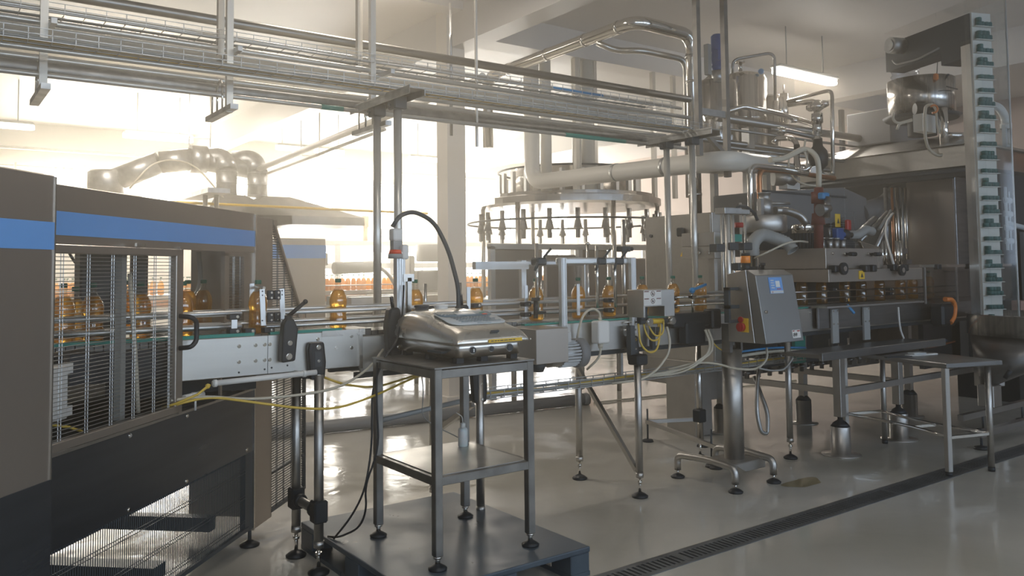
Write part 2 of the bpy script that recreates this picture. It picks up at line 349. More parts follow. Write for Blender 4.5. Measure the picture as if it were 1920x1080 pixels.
tag(B().tube([(2.2, 11.4, 2.6), (2.5, 11.4, 3.0), (3.0, 11.5, 3.02), (3.5, 11.6, 2.5), (3.6, 11.6, 2.2)], .012, 6, .4, 8).o('drooping_cable', M['cream']), 'cream cable arching in front of the round duct', 'cable')
t = thing('pipe_support', 'pair of short steel posts with a top channel behind the blue striped guard', 'support', (3.2, 11, 0))
B().cyl((2.93, 10.6, 0), (2.93, 10.6, 2.48), .03, 10).o('post', M['steel'], t); B().cyl((3.04, 10.5, 0), (3.04, 10.5, 2.48), .03, 10).o('post', M['steel'], t)
B().box(2.85, 3.12, 10.2, 11.4, 2.48, 2.54).o('top_channel', M['galv'], t)

# ------------------------------------------------------------------ overhead pipe rack
t0x, t1x = -3.5, 5.5
def along(name, y, z, r, m_, label, x0=t0x, x1=t1x, seg=16, bands=()):
    o = tag(B().cyl((x0, y, z), (x1, y, z), r, seg).o(name, M[m_]), label, 'pipe')
    for (a, c, mm) in bands:
        q = B().cyl((a, y, z), (c, y, z), r+.002, seg).o('colour_band', M[mm], o); q['label'] = ('green' if mm == 'green' else 'blue')+' marking band'
    return o
def Z5(z5, y): return 1.5+(z5-1.5)*y/5.0
along('overhead_pipe', 5.3, Z5(3.03, 5.3), .033, 'pipe_dk', 'thick dark grey pipe, topmost of the overhead pipes', x1=6.12)
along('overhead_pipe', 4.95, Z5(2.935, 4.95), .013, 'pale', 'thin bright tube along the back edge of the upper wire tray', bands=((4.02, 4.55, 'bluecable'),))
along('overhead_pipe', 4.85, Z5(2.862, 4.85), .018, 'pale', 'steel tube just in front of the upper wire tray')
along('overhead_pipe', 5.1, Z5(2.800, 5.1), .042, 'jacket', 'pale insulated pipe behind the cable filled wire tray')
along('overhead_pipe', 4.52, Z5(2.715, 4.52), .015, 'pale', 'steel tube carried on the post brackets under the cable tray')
along('overhead_pipe', 5.0, Z5(2.603, 5.0), .043, 'galv', 'thickest grey pipe, lowest behind the steel posts')
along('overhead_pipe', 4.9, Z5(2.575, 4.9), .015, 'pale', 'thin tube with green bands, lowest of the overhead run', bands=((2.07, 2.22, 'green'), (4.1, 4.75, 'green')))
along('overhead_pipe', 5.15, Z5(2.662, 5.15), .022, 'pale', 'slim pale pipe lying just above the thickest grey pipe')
# wire trays
def tray(y0, y1, z0, h, label, cables, x0=t0x, x1=5.25, gap=.1, name='wire_tray'):
    t = thing(name, label, 'cable tray', ((x0+x1)/2, (y0+y1)/2, z0)); w = B(); r = .0028
    for y in (y0, y0+(y1-y0)/3, y0+(y1-y0)*2/3, y1): w.beam((x0, y, z0), (x1, y, z0), .0036)
    for y in (y0, y1):
        for q in (.5, 1): w.beam((x0, y, z0+h*q), (x1, y, z0+h*q), .0036)
    x = x0
    while x < x1:
        w.beam((x, y0, z0), (x, y1, z0), .0036); w.beam((x, y0, z0), (x, y0, z0+h), .0036); w.beam((x, y1, z0), (x, y1, z0+h), .0036); x += gap
    w.o('wire_basket', M['galv'], t)
    for k, (dy, dz, rr, mm) in enumerate(cables):
        pts = []; x = x0; rng = random.Random(k*17+int(y0*10))
        while x <= x1: pts.append((x, y0+dy+rng.uniform(-.012, .012), z0+dz+.003+rng.uniform(0, .006))); x += .45
        c = B().tube(pts, rr, 6); c.o('cable', M[mm], t)
    return t
tray(4.40, 4.62, Z5(2.755, 4.5)-.02, .06, 'wire tray loaded with cables on the post brackets', [(.02, .008, .009, 'greycable'), (.05, .01, .008, 'yellowcable'), (.09, .01, .010, 'cream'), (.13, .012, .009, 'greycable'), (.17, .01, .008, 'yellowcable'), (.2, .01, .007, 'black')])
tray(4.80, 5.08, Z5(2.90, 5.0)-.03, .05, 'upper, emptier wire tray behind the steel tubes', [(.05, .006, .007, 'greycable'), (.16, .006, .008, 'greycable')])
# drop hangers from the ceiling, with cross arms
HX = [(.50, 4.75), (1.42, 4.85), (1.433, 4.72), (2.36, 4.95), (2.407, 4.85), (6.67, 7.75), (6.98, 7.75), (8.05, 7.75), (8.45, 7.75), (3.30, 4.95)]
HL = ['leftmost steel strut dropping through the overhead rack', 'left strut of the pair carrying the rack above the blue guard', 'right strut of the pair carrying the rack above the blue guard', 'left strut of the pair just left of the steel posts', 'right strut of the pair just left of the steel posts', 'left strut of the pair under the slanting chrome pipe', 'right strut of the pair under the slanting chrome pipe',
      'left strut of the pair beside the chrome pipe elbow', 'right strut of the pair beside the chrome pipe elbow', 'slender hanger rod at the white beam']
for k, (x, y) in enumerate(HX):
    tk = thing('rack_hanger', HL[k], 'hanger', (x, y, 2.5)); w = (.016 if k == 9 else .055 if k > 4 else .036)
    zb = {0: 2.43, 1: 2.78, 2: 2.42, 3: 2.83, 4: 2.62, 9: 2.4}.get(k, 2.45)
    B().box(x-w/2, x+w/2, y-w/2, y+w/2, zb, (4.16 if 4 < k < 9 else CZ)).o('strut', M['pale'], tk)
    if k in (0, 2, 4):
        B().box(x-.022, x+.022, 4.62, 5.12, 2.425, 2.455).o('cross_arm', M['galv'], tk)
        B().box(x+.018, x+.045, 4.62, 5.12, Z5(2.84, 4.9)-.05, Z5(2.84, 4.9)-.022).o('cross_arm', M['galv'], tk)
        c = B()
        for yy in (4.9, 5.0): c.tube([(x, yy-.055, 2.44), (x, yy-.05, 2.60), (x, yy, 2.66), (x, yy+.05, 2.60), (x, yy+.055, 2.44)], .006, 6, .04, 4)
        c.o('pipe_clamp', M['chrome'], tk)
# post frames on the conveyor that carry the cable tray
def post_frame(x, lab):
    t = thing('tray_support', lab, 'support', (x, 4.6, 1.0))
    for y in (4.45, 4.73):
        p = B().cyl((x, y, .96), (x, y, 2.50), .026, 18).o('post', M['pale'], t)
        B().box(x-.045, x+.045, y-.045, y+.045, 2.49, 2.575).cyl((x-.045, y, 2.52), (x-.07, y, 2.52), .012, 8).o('clamp', M['graphite'], p, bevel=.008)
    b = B().box(x-.055, x+.055, 4.20, 5.02, 2.578, 2.586).box(x-.055, x-.047, 4.20, 5.02, 2.586, 2.60).box(x+.047, x+.055, 4.20, 5.02, 2.54, 2.586).box(x-.055, x-.05, 4.2, 5.02, 2.545, 2.58)
    b.o('top_channel', M['galv'], t, bevel=.003)
    B().box(x-.04, x+.04, 4.40, 4.78, .95, 1.03).o('foot_bracket', M['graphite'], t)
post_frame(2.38, 'pair of tall steel posts with a top channel behind the ink printer')
post_frame(5.065, 'pair of tall steel posts with a top channel left of the control console')

# bright pipe that crosses the rack, runs to the elbow and drops
t = thing('chrome_pipe', 'big polished pipe slanting down from upper right, with elbow and vertical drop', 'pipe', (6.06, 5.3, 2))
B().tube([(5.3, 7.72, 2.9), (5.3, 7.72, 3.73), (5.3, 5.3, 3.77), (6.06, 5.3, 3.76), (6.06, 5.3, 1.3)], .062, 20, .16, 7).o('pipe_run', M['chrome'], t)
for p in ((5.3, 6.6, 3.748), (5.3, 6.0, 3.758), (5.3, 7.3, 3.737), (5.3, 5.52, 3.766)): B().cyl((p[0], p[1]-.012, p[2]), (p[0], p[1]+.012, p[2]), .066, 20).o('pipe_joint', M['steel'], t)
for z in (3.55, 3.3, 2.2): B().cyl((6.06, 5.3, z-.012), (6.06, 5.3, z+.012), .066, 20).o('pipe_joint', M['steel'], t)
tag(B().tube([(5.32, 5.85, 3.70), (5.50, 5.75, 3.62), (5.60, 5.55, 3.60), (6.25, 5.55, 3.60), (6.25, 5.55, 2.2)], .03, 14, .12, 6).o('steel_pipe', M['steel_h']), 'thinner steel pipe tucked under the polished pipe elbow', 'pipe')
tag(B().tube([(3.95, 6.35, 3.97), (3.50, 5.62, 3.40), (3.36, 5.40, 3.36), (3.36, 5.40, 2.55)], .012, 8, .06).o('hanger_rod', M['galv']), 'thin bent rod dropping beside the start of the polished pipe', 'hanger')
# insulated pipe with riser
t = thing('insulated_pipe', 'thick insulated pipe running back past the filler with its upright bend', 'pipe', (5.9, 6, 2.5))
B().tube([(6.5, 4.80, 2.46), (5.9, 4.78, 2.465), (5.9, 7.67, 2.53), (5.9, 7.67, 4.0)], .092, 22, .2, 8).o('pipe_run', M['jacket'], t)
for y, z in ((6.2, 2.50), (5.5, 2.485)): B().cyl((5.9, y, z), (5.9, y+.04, z), .096, 22).o('pipe_joint', M['galv'], t)
for k, (x, y, r) in enumerate(((6.18, 7.75, .07), (6.72, 7.8, .06), (6.9, 7.8, .09), (6.45, 8.3, .045))):
    tag(B().cyl((x, y, 2.45), (x, y, 4.16), r, 18).o('riser_pipe', M['jacket']), ['white riser pipe closest right of the insulated bend', 'thin riser pipe, left of the widest riser', 'widest white riser pipe above the filler carousel', 'slim grey riser standing behind the white ones'][k], 'pipe')
tag(B().tube([(4.0, 12.1, 2.99), (4.0, 8.0, 3.13), (4.0, 5.9, 3.2)], .04, 12).tube([(4.12, 12.1, 2.93), (4.12, 8.0, 3.05)], .02, 8).o('slanting_conduit', M['jacket']), 'pale conduit slanting up from the ducts towards the steel posts', 'conduit')
# ------------------------------------------------------------------ bottles
def bottle(label, x, y, z, near=True, group=None, _c={}):
    key = near
    if key not in _c:
        t = thing('juice_bottle', '', '', (0, 0, 0))
        if near:
            body = [(.001, 0), (.038, 0), (.044, .004), (.047, .012), (.047, .058), (.0445, .066), (.0445, .118), (.047, .126), (.0485, .140), (.048, .158), (.044, .178), (.036, .196), (.026, .211), (.001, .211)]
            B().lathe((0, 0, .0015), [(max(.001, r-.0015), z_*.995) for r, z_ in body], 24).o('juice', M['juice'], t)
            shell = body[:-1]+[(.018, .221), (.0145, .230), (.0145, .240), (.019, .243), (.019, .246), (.0145, .248), (.0145, .256)]
            s = B().lathe((0, 0, 0), shell[1:], 24)
            g = B()
            for k in range(10):
                a = 2*PI*k/10; g.cyl((.0450*math.cos(a), .0450*math.sin(a), .070), (.0450*math.cos(a), .0450*math.sin(a), .114), .0018, 6)
            s._add(g.v, g.f, True); s.o('clear_shell', M['pet'], t)
            c = B().lathe((0, 0, .2505), [(.0001, 0), (.0165, 0), (.0165, .004), (.0158, .0045), (.0158, .019), (.014, .0205), (.0001, .0205)], 20)
            for k in range(20): a = 2*PI*k/20; c.cyl((.0160*math.cos(a), .0160*math.sin(a), .255), (.0160*math.cos(a), .0160*math.sin(a), .269), .0007, 4)
            c.o('cap', M['capgreen'], t)
        else:
            B().lathe((0, 0, 0), [(.001, 0), (.044, .004), (.045, .15), (.026, .205), (.001, .206)], 10).o('juice', M['juice2'], t)
            B().lathe((0, 0, .207), [(.020, 0), (.014, .02), (.014, .045)], 8).o('neck', M['pet'], t)
            B().lathe((0, 0, .252), [(.0165, 0), (.0165, .018)], 10).o('cap', M['capgreen'], t)
        _c[key] = t; r = t
    else: r = copy_tree(_c[key])
    r.location = (x, y, z); r['label'] = label; r['category'] = 'bottle'
    if group: r['group'] = group
    r.rotation_euler = (0, 0, random.uniform(0, 6.28)) if not (r is _c[key]) else (0, 0, 0)
    return r
def j2():
    m = bpy.data.materials.new('amber juice far'); m.use_nodes = True; nt = m.node_tree; p = nt.nodes['Principled BSDF']
    p.inputs['Base Color'].default_value = (1, .62, .14, 1); p.inputs['Roughness'].default_value = .15
    tl = nt.nodes.new('ShaderNodeBsdfTranslucent'); tl.inputs[0].default_value = (1, .66, .18, 1)
    mx = nt.nodes.new('ShaderNodeMixShader'); mx.inputs[0].default_value = .6
    nt.links.new(p.outputs[0], mx.inputs[1]); nt.links.new(tl.outputs[0], mx.inputs[2]); nt.links.new(mx.outputs[0], nt.nodes['Material Output'].inputs[0]); return m
M['juice2'] = j2()
BZ = 1.168; BY = 4.2; G1 = 'juice bottles on the near conveyor'
for x, lab in ((.54, 'amber juice bottle on the conveyor inside the guard, leftmost behind the mesh door'), (.66, 'amber juice bottle inside the mesh door, above the white junction box'), (.866, 'amber juice bottle inside the mesh door, beside the upright channel'), (1.06, 'amber juice bottle just right of the mesh door frame, by its handle'),
               (1.431, 'amber juice bottle held between the two perforated flat bars'), (1.875, 'amber juice bottle standing alone left of the steel posts'), (2.356, 'amber juice bottle behind the beacon post and ink printer'), (2.78, 'amber juice bottle seen through the arch of the black hose'),
               (3.25, 'amber juice bottle above the motor box, crossed by a thin flat bar'), (3.61, 'amber juice bottle inside the aluminium portal, left of the clamped rods'), (3.89, 'amber juice bottle inside the aluminium portal, at its right leg'), (4.215, 'amber juice bottle behind the warning sign box'),
               (4.535, 'amber juice bottle between the sign box and the blue lever'), (4.835, 'amber juice bottle nearest left of the control console'),
               (5.86, 'amber juice bottle half hidden by the right edge of the control console'), (6.125, 'amber juice bottle under the capper hood, first right of the console'), (6.415, 'amber juice bottle under the capper hood, second right of the console'), (6.77, 'amber juice bottle under the capper hood, above the blue lever'), (7.04, 'amber juice bottle under the capper hood, below the yellow sign'), (7.35, 'amber juice bottle at the right end of the capper hood'),
               (7.72, 'amber juice bottle behind the smoky guard sheet, left one'), (7.95, 'amber juice bottle behind the smoky guard sheet, middle one'), (8.27, 'amber juice bottle behind the smoky guard sheet, right one')):
    bottle(lab, x, BY, BZ+(.020 if x < 2 else .008 if x < 3 else 0), True, G1)
# bottles on the turntable at the back of the wrapper and on the far conveyor
for k, (x, y) in enumerate(((.62, 4.42), (.92, 4.75), (1.19, 4.62), (1.30, 4.72), (1.0, 5.3), (.80, 5.2))):
    bottle(['amber juice bottle pressed against the leftmost one behind the mesh door', 'amber juice bottle in the second row, left of the guard upright', 'amber juice bottle behind the door frame, left of the one on the grey box', 'amber juice bottle standing on the grey box behind the conveyor', 'rear amber juice bottle right of the dark machine column', 'rear amber juice bottle left of the dark machine column'][k], x, y, BZ if k in (0,) else 1.19, True, G1)
tag(B().box(1.05, 1.72, 4.52, 4.95, .9, 1.188).o('transfer_plate', M['grey'], loc=(1.3, 4.7, .9), bevel=.01), 'grey box behind the conveyor carrying a juice bottle', 'box')
FG = 'juice bottles crowded on the far conveyor'
ft = thing('far_conveyor', 'long conveyor table crowded with juice bottles at the back of the hall', 'conveyor', (6, 13.3, 0))
B().box(-.5, 12, 12.95, 13.75, 1.10, 1.17).box(-.5, 12, 12.9, 12.93, .98, 1.16).o('bed', M['steel_sat'], ft)
B().box(-.5, 12, 12.86, 12.885, 1.0, 1.10).o('side_rail', M['copper'], ft)
B().cyl((-.5, 12.90, 1.26), (12, 12.90, 1.26), .012, 8).o('guide_rail', M['steel_h'], ft)
for k in range(9): B().box(k*1.4, k*1.4+.05, 13.0, 13.05, 0, 1.1).o('leg', M['steel_sat'], ft)
x = 1.0; k = 0
while x < 11.6:
    for r in range(2):
        if random.random() < (.97 if r == 0 else .7): bottle('small amber juice bottle packed in the row on the far conveyor', x+random.uniform(-.01, .01)+r*.05, 13.02+r*.095+random.uniform(0, .02), 1.171, False, FG)
    x += .098

# ------------------------------------------------------------------ near conveyor
t = thing('conveyor', 'long steel bottle conveyor crossing the picture from the guard to the capper', 'conveyor', (4.2, 4.2, 0))
B().box(.955, 1.90, 3.965, 3.98, 1.0, 1.19).o('side_plate', M['steel_h'], t, bevel=.003)['label'] = 'bright near side plate'
B().box(1.90, 9.0, 3.975, 3.99, .965, 1.155).o('side_plate', M['steel_h'], t, bevel=.003)
B().box(.1, 9.0, 4.40, 4.415, .97, 1.165).o('side_plate', M['steel_sat'], t)
B().box(.1, 9.0, 3.99, 4.40, 1.13, 1.152).o('slide_bed', M['graphite'], t)
c = B(); x = .12
while x < 9: q = (.020 if x < 2 else .008 if x < 3 else 0); c.box(x, x+.034, 4.14-.06, 4.30, 1.152, 1.1675+q); x += .038
c.o('chain', M['chain'], t)
B().box(.1, 1.34, 3.982, 4.02, 1.19, 1.205).box(1.42, 1.80, 3.982, 4.02, 1.19, 1.203).box(3.0, 5.9, 3.99, 4.03, 1.155, 1.165).o('wear_strip', M['green'], t)
B().box(1.68, 1.92, 3.958, 3.966, 1.165, 1.195).box(1.885, 1.905, 3.955, 3.966, .99, 1.195).o('end_lip', M['steel'], t)
bo = B(); ho = B()
for (u, z) in ((1.26, 1.15), (1.26, 1.075), (1.385, 1.15), (1.385, 1.075), (1.41, 1.15), (1.41, 1.075), (1.66, 1.16), (1.845, 1.165), (1.845, 1.105), (1.76, 1.11), (1.31+.03, 1.15), (1.34, 1.075)):
    bo.hexb((u, 3.965, z-.005), (0, -1, 0), .0075, .007)
for (u, z) in ((1.26, 1.02), (1.385, 1.025), (1.42, 1.03), (1.50, 1.035)): ho.cyl((u, 3.966, z), (u, 3.9635, z), .005, 8)
for k in range(8): bo.hexb((5.9+k*.35, 3.975, 1.12), (0, -1, 0), .009, .008)
bo.each('bolt', M['chrome'], t, 2); ho.each('bolt_hole', M['black'], t)
B().box(1.3995, 1.4015, 3.9635, 3.966, 1.0, 1.19).o('plate_joint', M['graphite'], t)
# guide rails
def rail(y, z, x0, x1, h=.022, mm='alu'):
    return B().box(x0, x1, y, y+.014, z-h/2, z+h/2).cyl((x0, y-.008, z), (x1, y-.008, z), h*.42, 10)
for (y, z, x0, x1) in ((4.06, 1.300, .35, 1.30), (4.06, 1.236, .35, 1.30), (4.06, 1.292, 1.42, 3.80), (4.06, 1.226, 1.42, 3.80), (4.28, 1.30, .35, 5.2), (4.28, 1.235, .35, 5.2)):
    o = rail(y, z, x0, x1, .030 if x1 < 1.5 else .022); o.o('guide_rail', M['alu'], t, bevel=.003)
for (y, z, x0, x1) in ((4.07, 1.285, 4.1, 8.6), (4.07, 1.225, 4.1, 8.6), (4.30, 1.27, 5.2, 8.6), (4.30, 1.21, 5.2, 8.6)): B().cyl((x0, y, z), (x1, y, z), .007, 8).o('guide_rod', M['chrome'], t)
def clamp(x, z, y=4.04, w=.055): return B().box(x-w/2, x+w/2, y-.045, y+.005, z-.014, z+.014)
for (x, z) in ((1.25, 1.285), (1.25, 1.215), (1.325, 1.212), (1.42, 1.212), (2.36, 1.285), (2.66, 1.29), (3.03, 1.285), (3.03, 1.222), (3.72, 1.287), (3.72, 1.222), (4.33, 1.285), (4.33, 1.225), (2.12, 1.28), (2.12, 1.22), (.78, 1.285), (6.3, 1.3), (7.2, 1.24), (7.2, 1.28)):
    cc = clamp(x, z).o('rail_clamp', M['black'], t, bevel=.004); B().hexb((x+.012, 3.995, z), (0, -1, 0), .006, .006).o('clamp_screw', M['chrome'], cc)
B().box(1.235, 1.262, 4.0, 4.008, 1.225, 1.275).o('clamp_strap', M['alu'], t)
for x in (3.02, 3.44, 2.60): B().box(x-.012, x+.012, 4.0, 4.006, 1.2, 1.40).o('flat_strap', M['alu'], t)
for (x, y) in ((2.75, 4.30), (3.35, 4.30), (2.5, 4.3), (3.5, 4.42)): B().cyl((x, y+.03, 1.2), (x, y+.03, 1.42), .010, 8).o('bracket_rod', M['steel'], t)
# legs of the conveyor
def cleg(x, y, ztop, label=None, knee=None, foot=.12):
    l = B().cyl((x, y, .13), (x, y, ztop), .024, 18).cyl((x, y, .128), (x, y, .16), .026, 18).o('leg', M['steel_sat'], t)
    B().cyl((x, y, .03), (x, y, .13), .010, 10).cyl((x, y, .09), (x, y, .105), .017, 6).o('spindle', M['chrome'], l)
    B().lathe((x, y, 0), [(.052, 0), (.054, .010), (.035, .024), (.014, .034)], 18).o('foot', M['black'], l)
    return l
def bracket_shoe(x, y, z, h=.24, w=.05):      # black cast bracket with a raised rim that grips the leg
    b = B().ext([(x-w, y, z+h), (x-w*1.15, y, z+h*.8), (x-w*.85, y, z), (x+w*.85, y, z), (x+w*1.0, y, z+h*.45), (x+w*.75, y, z+h)], (0, -.045, 0))
    o = b.o('leg_bracket', M['black'], t, bevel=.014, bseg=2)
    B().ext([(x-w*.45, y-.046, z+h*.75), (x-w*.45, y-.046, z+h*.35), (x+w*.4, y-.046, z+h*.35), (x+w*.3, y-.046, z+h*.75)], (0, -.002, 0)).o('recess', M['graphite'], o)
    B().hexb((x, y-.045, z+h*.86), (0, -1, 0), .010, .010).hexb((x, y-.048, z+h*.5), (0, -1, 0), .006, .006).hexb((x, y-.045, z+h*.1), (0, -1, 0), .008, .014).each('bracket_bolt', M['chrome'], o, 2)
    return o
cleg(1.649, 3.925, .98); cleg(1.652, 4.232, 1.0); bracket_shoe(1.645, 3.965, .955, .19, .045)
B().box(1.60, 1.70, 4.19, 4.28, .965, 1.0).o('leg_bracket', M['black'], t, bevel=.01)
cleg(3.864, 3.908, .93); cleg(3.859, 4.504, .99); bracket_shoe(3.86, 3.965, .88, .17, .045)
B().box(3.82, 3.92, 3.86, 3.96, .86, .93).o('leg_collar', M['black'], t, bevel=.01)
cleg(2.62, 3.925, .93); cleg(2.62, 4.45, .95); bracket_shoe(2.62, 3.955, .74, .22, .05)
cleg(5.55, 3.95, .96); cleg(5.5, 4.40, .96)
B().beam((3.85, 4.49, .78), (3.86, 3.93, .17), .028).o('brace', M['steel_sat'], t)
B().beam((2.62, 4.0, .72), (2.62, 4.42, .50), .028).o('brace', M['steel_sat'], t)
# black cross clamp low on the first leg pair
B().cyl((1.652, 4.20, .30), (1.649, 3.96, .30), .024, 14).o('cross_tube', M['steel_sat'], t)
for (x, y) in ((1.649, 3.925), (1.652, 4.232)):
    B().box(x-.036, x+.036, y-.036, y+.036, .25, .36).cyl((x, y+(.04 if y < 4 else -.04), .30), (x, y+(.075 if y < 4 else -.075), .30), .037, 14).o('cross_clamp', M['black'], t, bevel=.008)
for x in (1.649, 2.62, 3.864): B().box(x-.04, x+.04, 3.99, 4.4, .955, .975).o('cross_plate', M['graphite'], t)
# lower frame rail under the belt
B().box(1.9, 9.0, 4.02, 4.06, .93, .96).box(1.9, 9.0, 4.36, 4.40, .93, .96).o('frame_rail', M['graphite'], t)
# locking lever and black bracket on the side plate
lv = B().ext([(1.46, 3.964, 1.24), (1.475, 3.964, 1.27), (1.51, 3.964, 1.27), (1.535, 3.964, 1.22), (1.52, 3.964, 1.06), (1.45, 3.964, 1.055), (1.455, 3.964, 1.18)], (0, -.06, 0)).o('rail_bracket', M['black'], t, bevel=.01, bseg=2)
B().hexb((1.49, 3.904, 1.15), (0, -1, 0), .010, .008).hexb((1.485, 3.904, 1.085), (0, -1, 0), .013, .010).each('bracket_bolt', M['chrome'], lv, 2)
B().cyl((1.49, 3.93, 1.28), (1.565, 3.91, 1.345), .010, 10).ball((1.57, 3.909, 1.35), .013).cyl((1.49, 3.93, 1.255), (1.49, 3.93, 1.285), .018, 12).o('lever', M['black'], lv)
for (x, y) in ((2.08, 3.98), (2.52, 3.98)):
    q = B().ext([(x-.03, y, 1.30), (x-.05, y, 1.20), (x-.03, y, 1.04), (x+.04, y, 1.04), (x+.05, y, 1.2), (x+.03, y, 1.3)], (0, -.06, 0)).o('rail_bracket', M['black'], t, bevel=.01)
    B().cyl((x, y-.03, 1.29), (x-.02, y-.05, 1.36), .010, 8).o('lever', M['black'], q)
    B().hexb((x+.02, y-.06, 1.09), (0, -1, 0), .011, .01).o('bracket_bolt', M['chrome'], q)
# perforated flat bars with black hinge blocks around the first bottle
t2 = thing('bottle_gate', 'pair of perforated flat bars with black hinge blocks clamped on the guide rails', 'bracket', (1.42, 4.0, 1.2))
for x0, x1 in ((1.375, 1.40), (1.475, 1.50)):
    w = B().ext([(x0, 4.02, 1.415), (x1, 4.02, 1.415), (x1+.008, 4.02, 1.235), (x0+.008, 4.02, 1.235)], (0, -.008, 0)).o('flat_bar', M['alu'], t2)
    h = B()
    for z in (1.405, 1.385, 1.26): h.cyl((x0+.014, 4.0125, z), (x0+.014, 4.011, z), .004, 8)
    h.each('hole', M['graphite'], w)
for z in (1.385, 1.275):
    for x in (1.41, 1.445):
        w = B().box(x, x+.032, 3.995, 4.015, z-.024, z+.024).o('hinge_block', M['black'], t2, bevel=.003)
        B().hexb((x+.02, 3.995, z+.012), (0, -1, 0), .0045, .003).hexb((x+.02, 3.995, z-.014), (0, -1, 0), .0045, .003).each('hinge_screw', M['chrome'], w, 2)
B().box(1.42, 1.445, 4.30, 4.31, 1.25, 1.44).o('flat_bar', M['alu'], t2); B().cyl((1.40, 4.02, 1.42), (1.45, 4.30, 1.42), .008, 8).o('cross_rod', M['chrome'], t2)
# long white tube lying along the plate, with cables into it
tag(B().cyl((1.10, 3.84, .995), (1.60, 3.84, 1.005), .013, 12).cyl((1.105, 3.84, .995), (1.12, 3.84, .995), .017, 12).cyl((1.53, 3.84, 1.003), (1.545, 3.84, 1.003), .017, 12).cyl((1.54, 3.84, 1.003), (1.54, 3.965, 1.003), .006, 8).o('pneumatic_tube', M['white']), 'white tube fixed level under the conveyor side plate by the guard', 'tube')
tag(B().tube([(1.09, 3.84, .99), (1.03, 3.82, .955), (.95, 3.85, .92), (.90, 3.9, .9)], .006, 6).ball((1.08, 3.84, .985), .012).o('cable', M['yellowcable']), 'short yellow cable plugged into the white tube end', 'cable')

# ------------------------------------------------------------------ guard of the packing machine (runs obliquely)
MA = math.radians(46.6); md_ = V(math.cos(MA), math.sin(MA), 0); mn = V(math.sin(MA), -math.cos(MA), 0)  # mn points to the camera side
P0 = V(.29, 3.217, 0)
def mp(s, q, z): p = P0+md_*s+mn*q; return (p.x, p.y, z)   # along the face, out of the face, height
class MB(B):
    def mbox(s, s0, s1, q0, q1, z0, z1):
        return s._add([mp(a, q, z) for z in (z0, z1) for q in (q0, q1) for a in (s0, s1)], [(0, 2, 3, 1), (4, 5, 7, 6), (0, 1, 5, 4), (2, 6, 7, 3), (0, 4, 6, 2), (1, 3, 7, 5)])
t = thing('packing_machine', 'big grey packing machine guard with blue stripe, mesh door and lower panels', 'machine', (1.0, 4.0, 0))
MB().mbox(-.9, 1.785, -.03, 0, 1.62, 1.825).mbox(-.9, 1.785, -.5, 0, 1.82, 1.827).o('fascia', M['panelwarm'], t, bevel=.003)
MB().mbox(-.9, 1.783, 0, .002, 1.642, 1.729).o('stripe', M['blue'], t)
MB().mbox(-.9, 1.79, .0, .004, 1.608, 1.634).o('fascia_lip', M['panelwarm'], t)
MB().mbox(1.785, 1.797, -.02, .006, .09, 1.82).o('corner_trim', M['steel'], t)
MB().mbox(1.797, 2.03, -.02, 0, .09, 1.815).mbox(2.01, 2.03, -.5, -.0, .09, 1.815).o('corner_post', M['panelwarm'], t, bevel=.004)
MB().mbox(-.4, 1.785, -.012, 0, .52, .850).o('lower_panel', M['panel_navy'], t, bevel=.002)
MB().mbox(-.4, 1.785, -.05, 0.001, .850, .862).o('panel_ledge', M['steel_sat'], t)
sc = MB()
for a, z in ((.03, .835), (.63, .835), (1.08, .835), (.03, .535), (.63, .535), (1.08, .535), (1.6, .83), (1.7, .545)): sc.hexb(mp(a, 0, z), mn, .008, .006)
sc.each('panel_screw', M['chrome'], t, 2)
# mesh panel below
fm = MB().mbox(-.4, 1.74, -.02, .0, .105, .125).mbox(1.70, 1.785, -.035, -.005, .10, .52).mbox(-.4, 1.74, -.03, -.022, .50, .53).o('skirt_frame', M['graphite'], t)
g = MB(); s_ = -.38
while s_ < 1.70: g.beam(mp(s_, -.01, .12), mp(s_, -.01, .52), .003); s_ += .0145
for z in (.155, .17, .285, .30, .42, .435): g.beam(mp(-.4, -.006, z), mp(1.72, -.006, z), .003)
g.o('skirt_mesh', M['graphite'], t)
# mesh guard past the post
MB().mbox(2.03, 2.55, -.015, .0, .115, .135).mbox(2.53, 2.55, -.02, .0, .12, .98).mbox(2.03, 2.55, -.02, .0, .33, .345).o('side_mesh_frame', M['graphite'], t)
MB().beam(mp(2.05, -.01, 1.78), mp(2.45, -.01, 1.26), .030, .02).beam(mp(2.45, -.01, 1.27), mp(2.46, -.01, .98), .03, .02).beam(mp(2.03, -.01, 1.79), mp(2.08, -.01, 1.79), .03).o('slanted_bar', M['panelwarm'], t)
g = MB(); z = .14
while z < 1.0: g.beam(mp(2.03, -.01, z), mp(2.54, -.01, z), .0045); z += .0145
while z < 1.78:
    e = 2.06+(1.78-z)/.52*.40 if z > 1.26 else 2.45
    g.beam(mp(2.03, -.01, z), mp(min(e, 2.46), -.01, z), .0042); z += .0145
for a in (2.10, 2.115, 2.2, 2.215, 2.32, 2.335, 2.43, 2.445): g.beam(mp(a, -.005, .13), mp(a, -.005, 1.78 - (a-2.05)*1.3 if a < 2.45 else 1.25), .003)
g.o('side_mesh', M['graphite'], t)
MB().mbox(2.53, 2.55, -.015, 0, .98, 1.24).o('side_upright', M['panelwarm'], t)
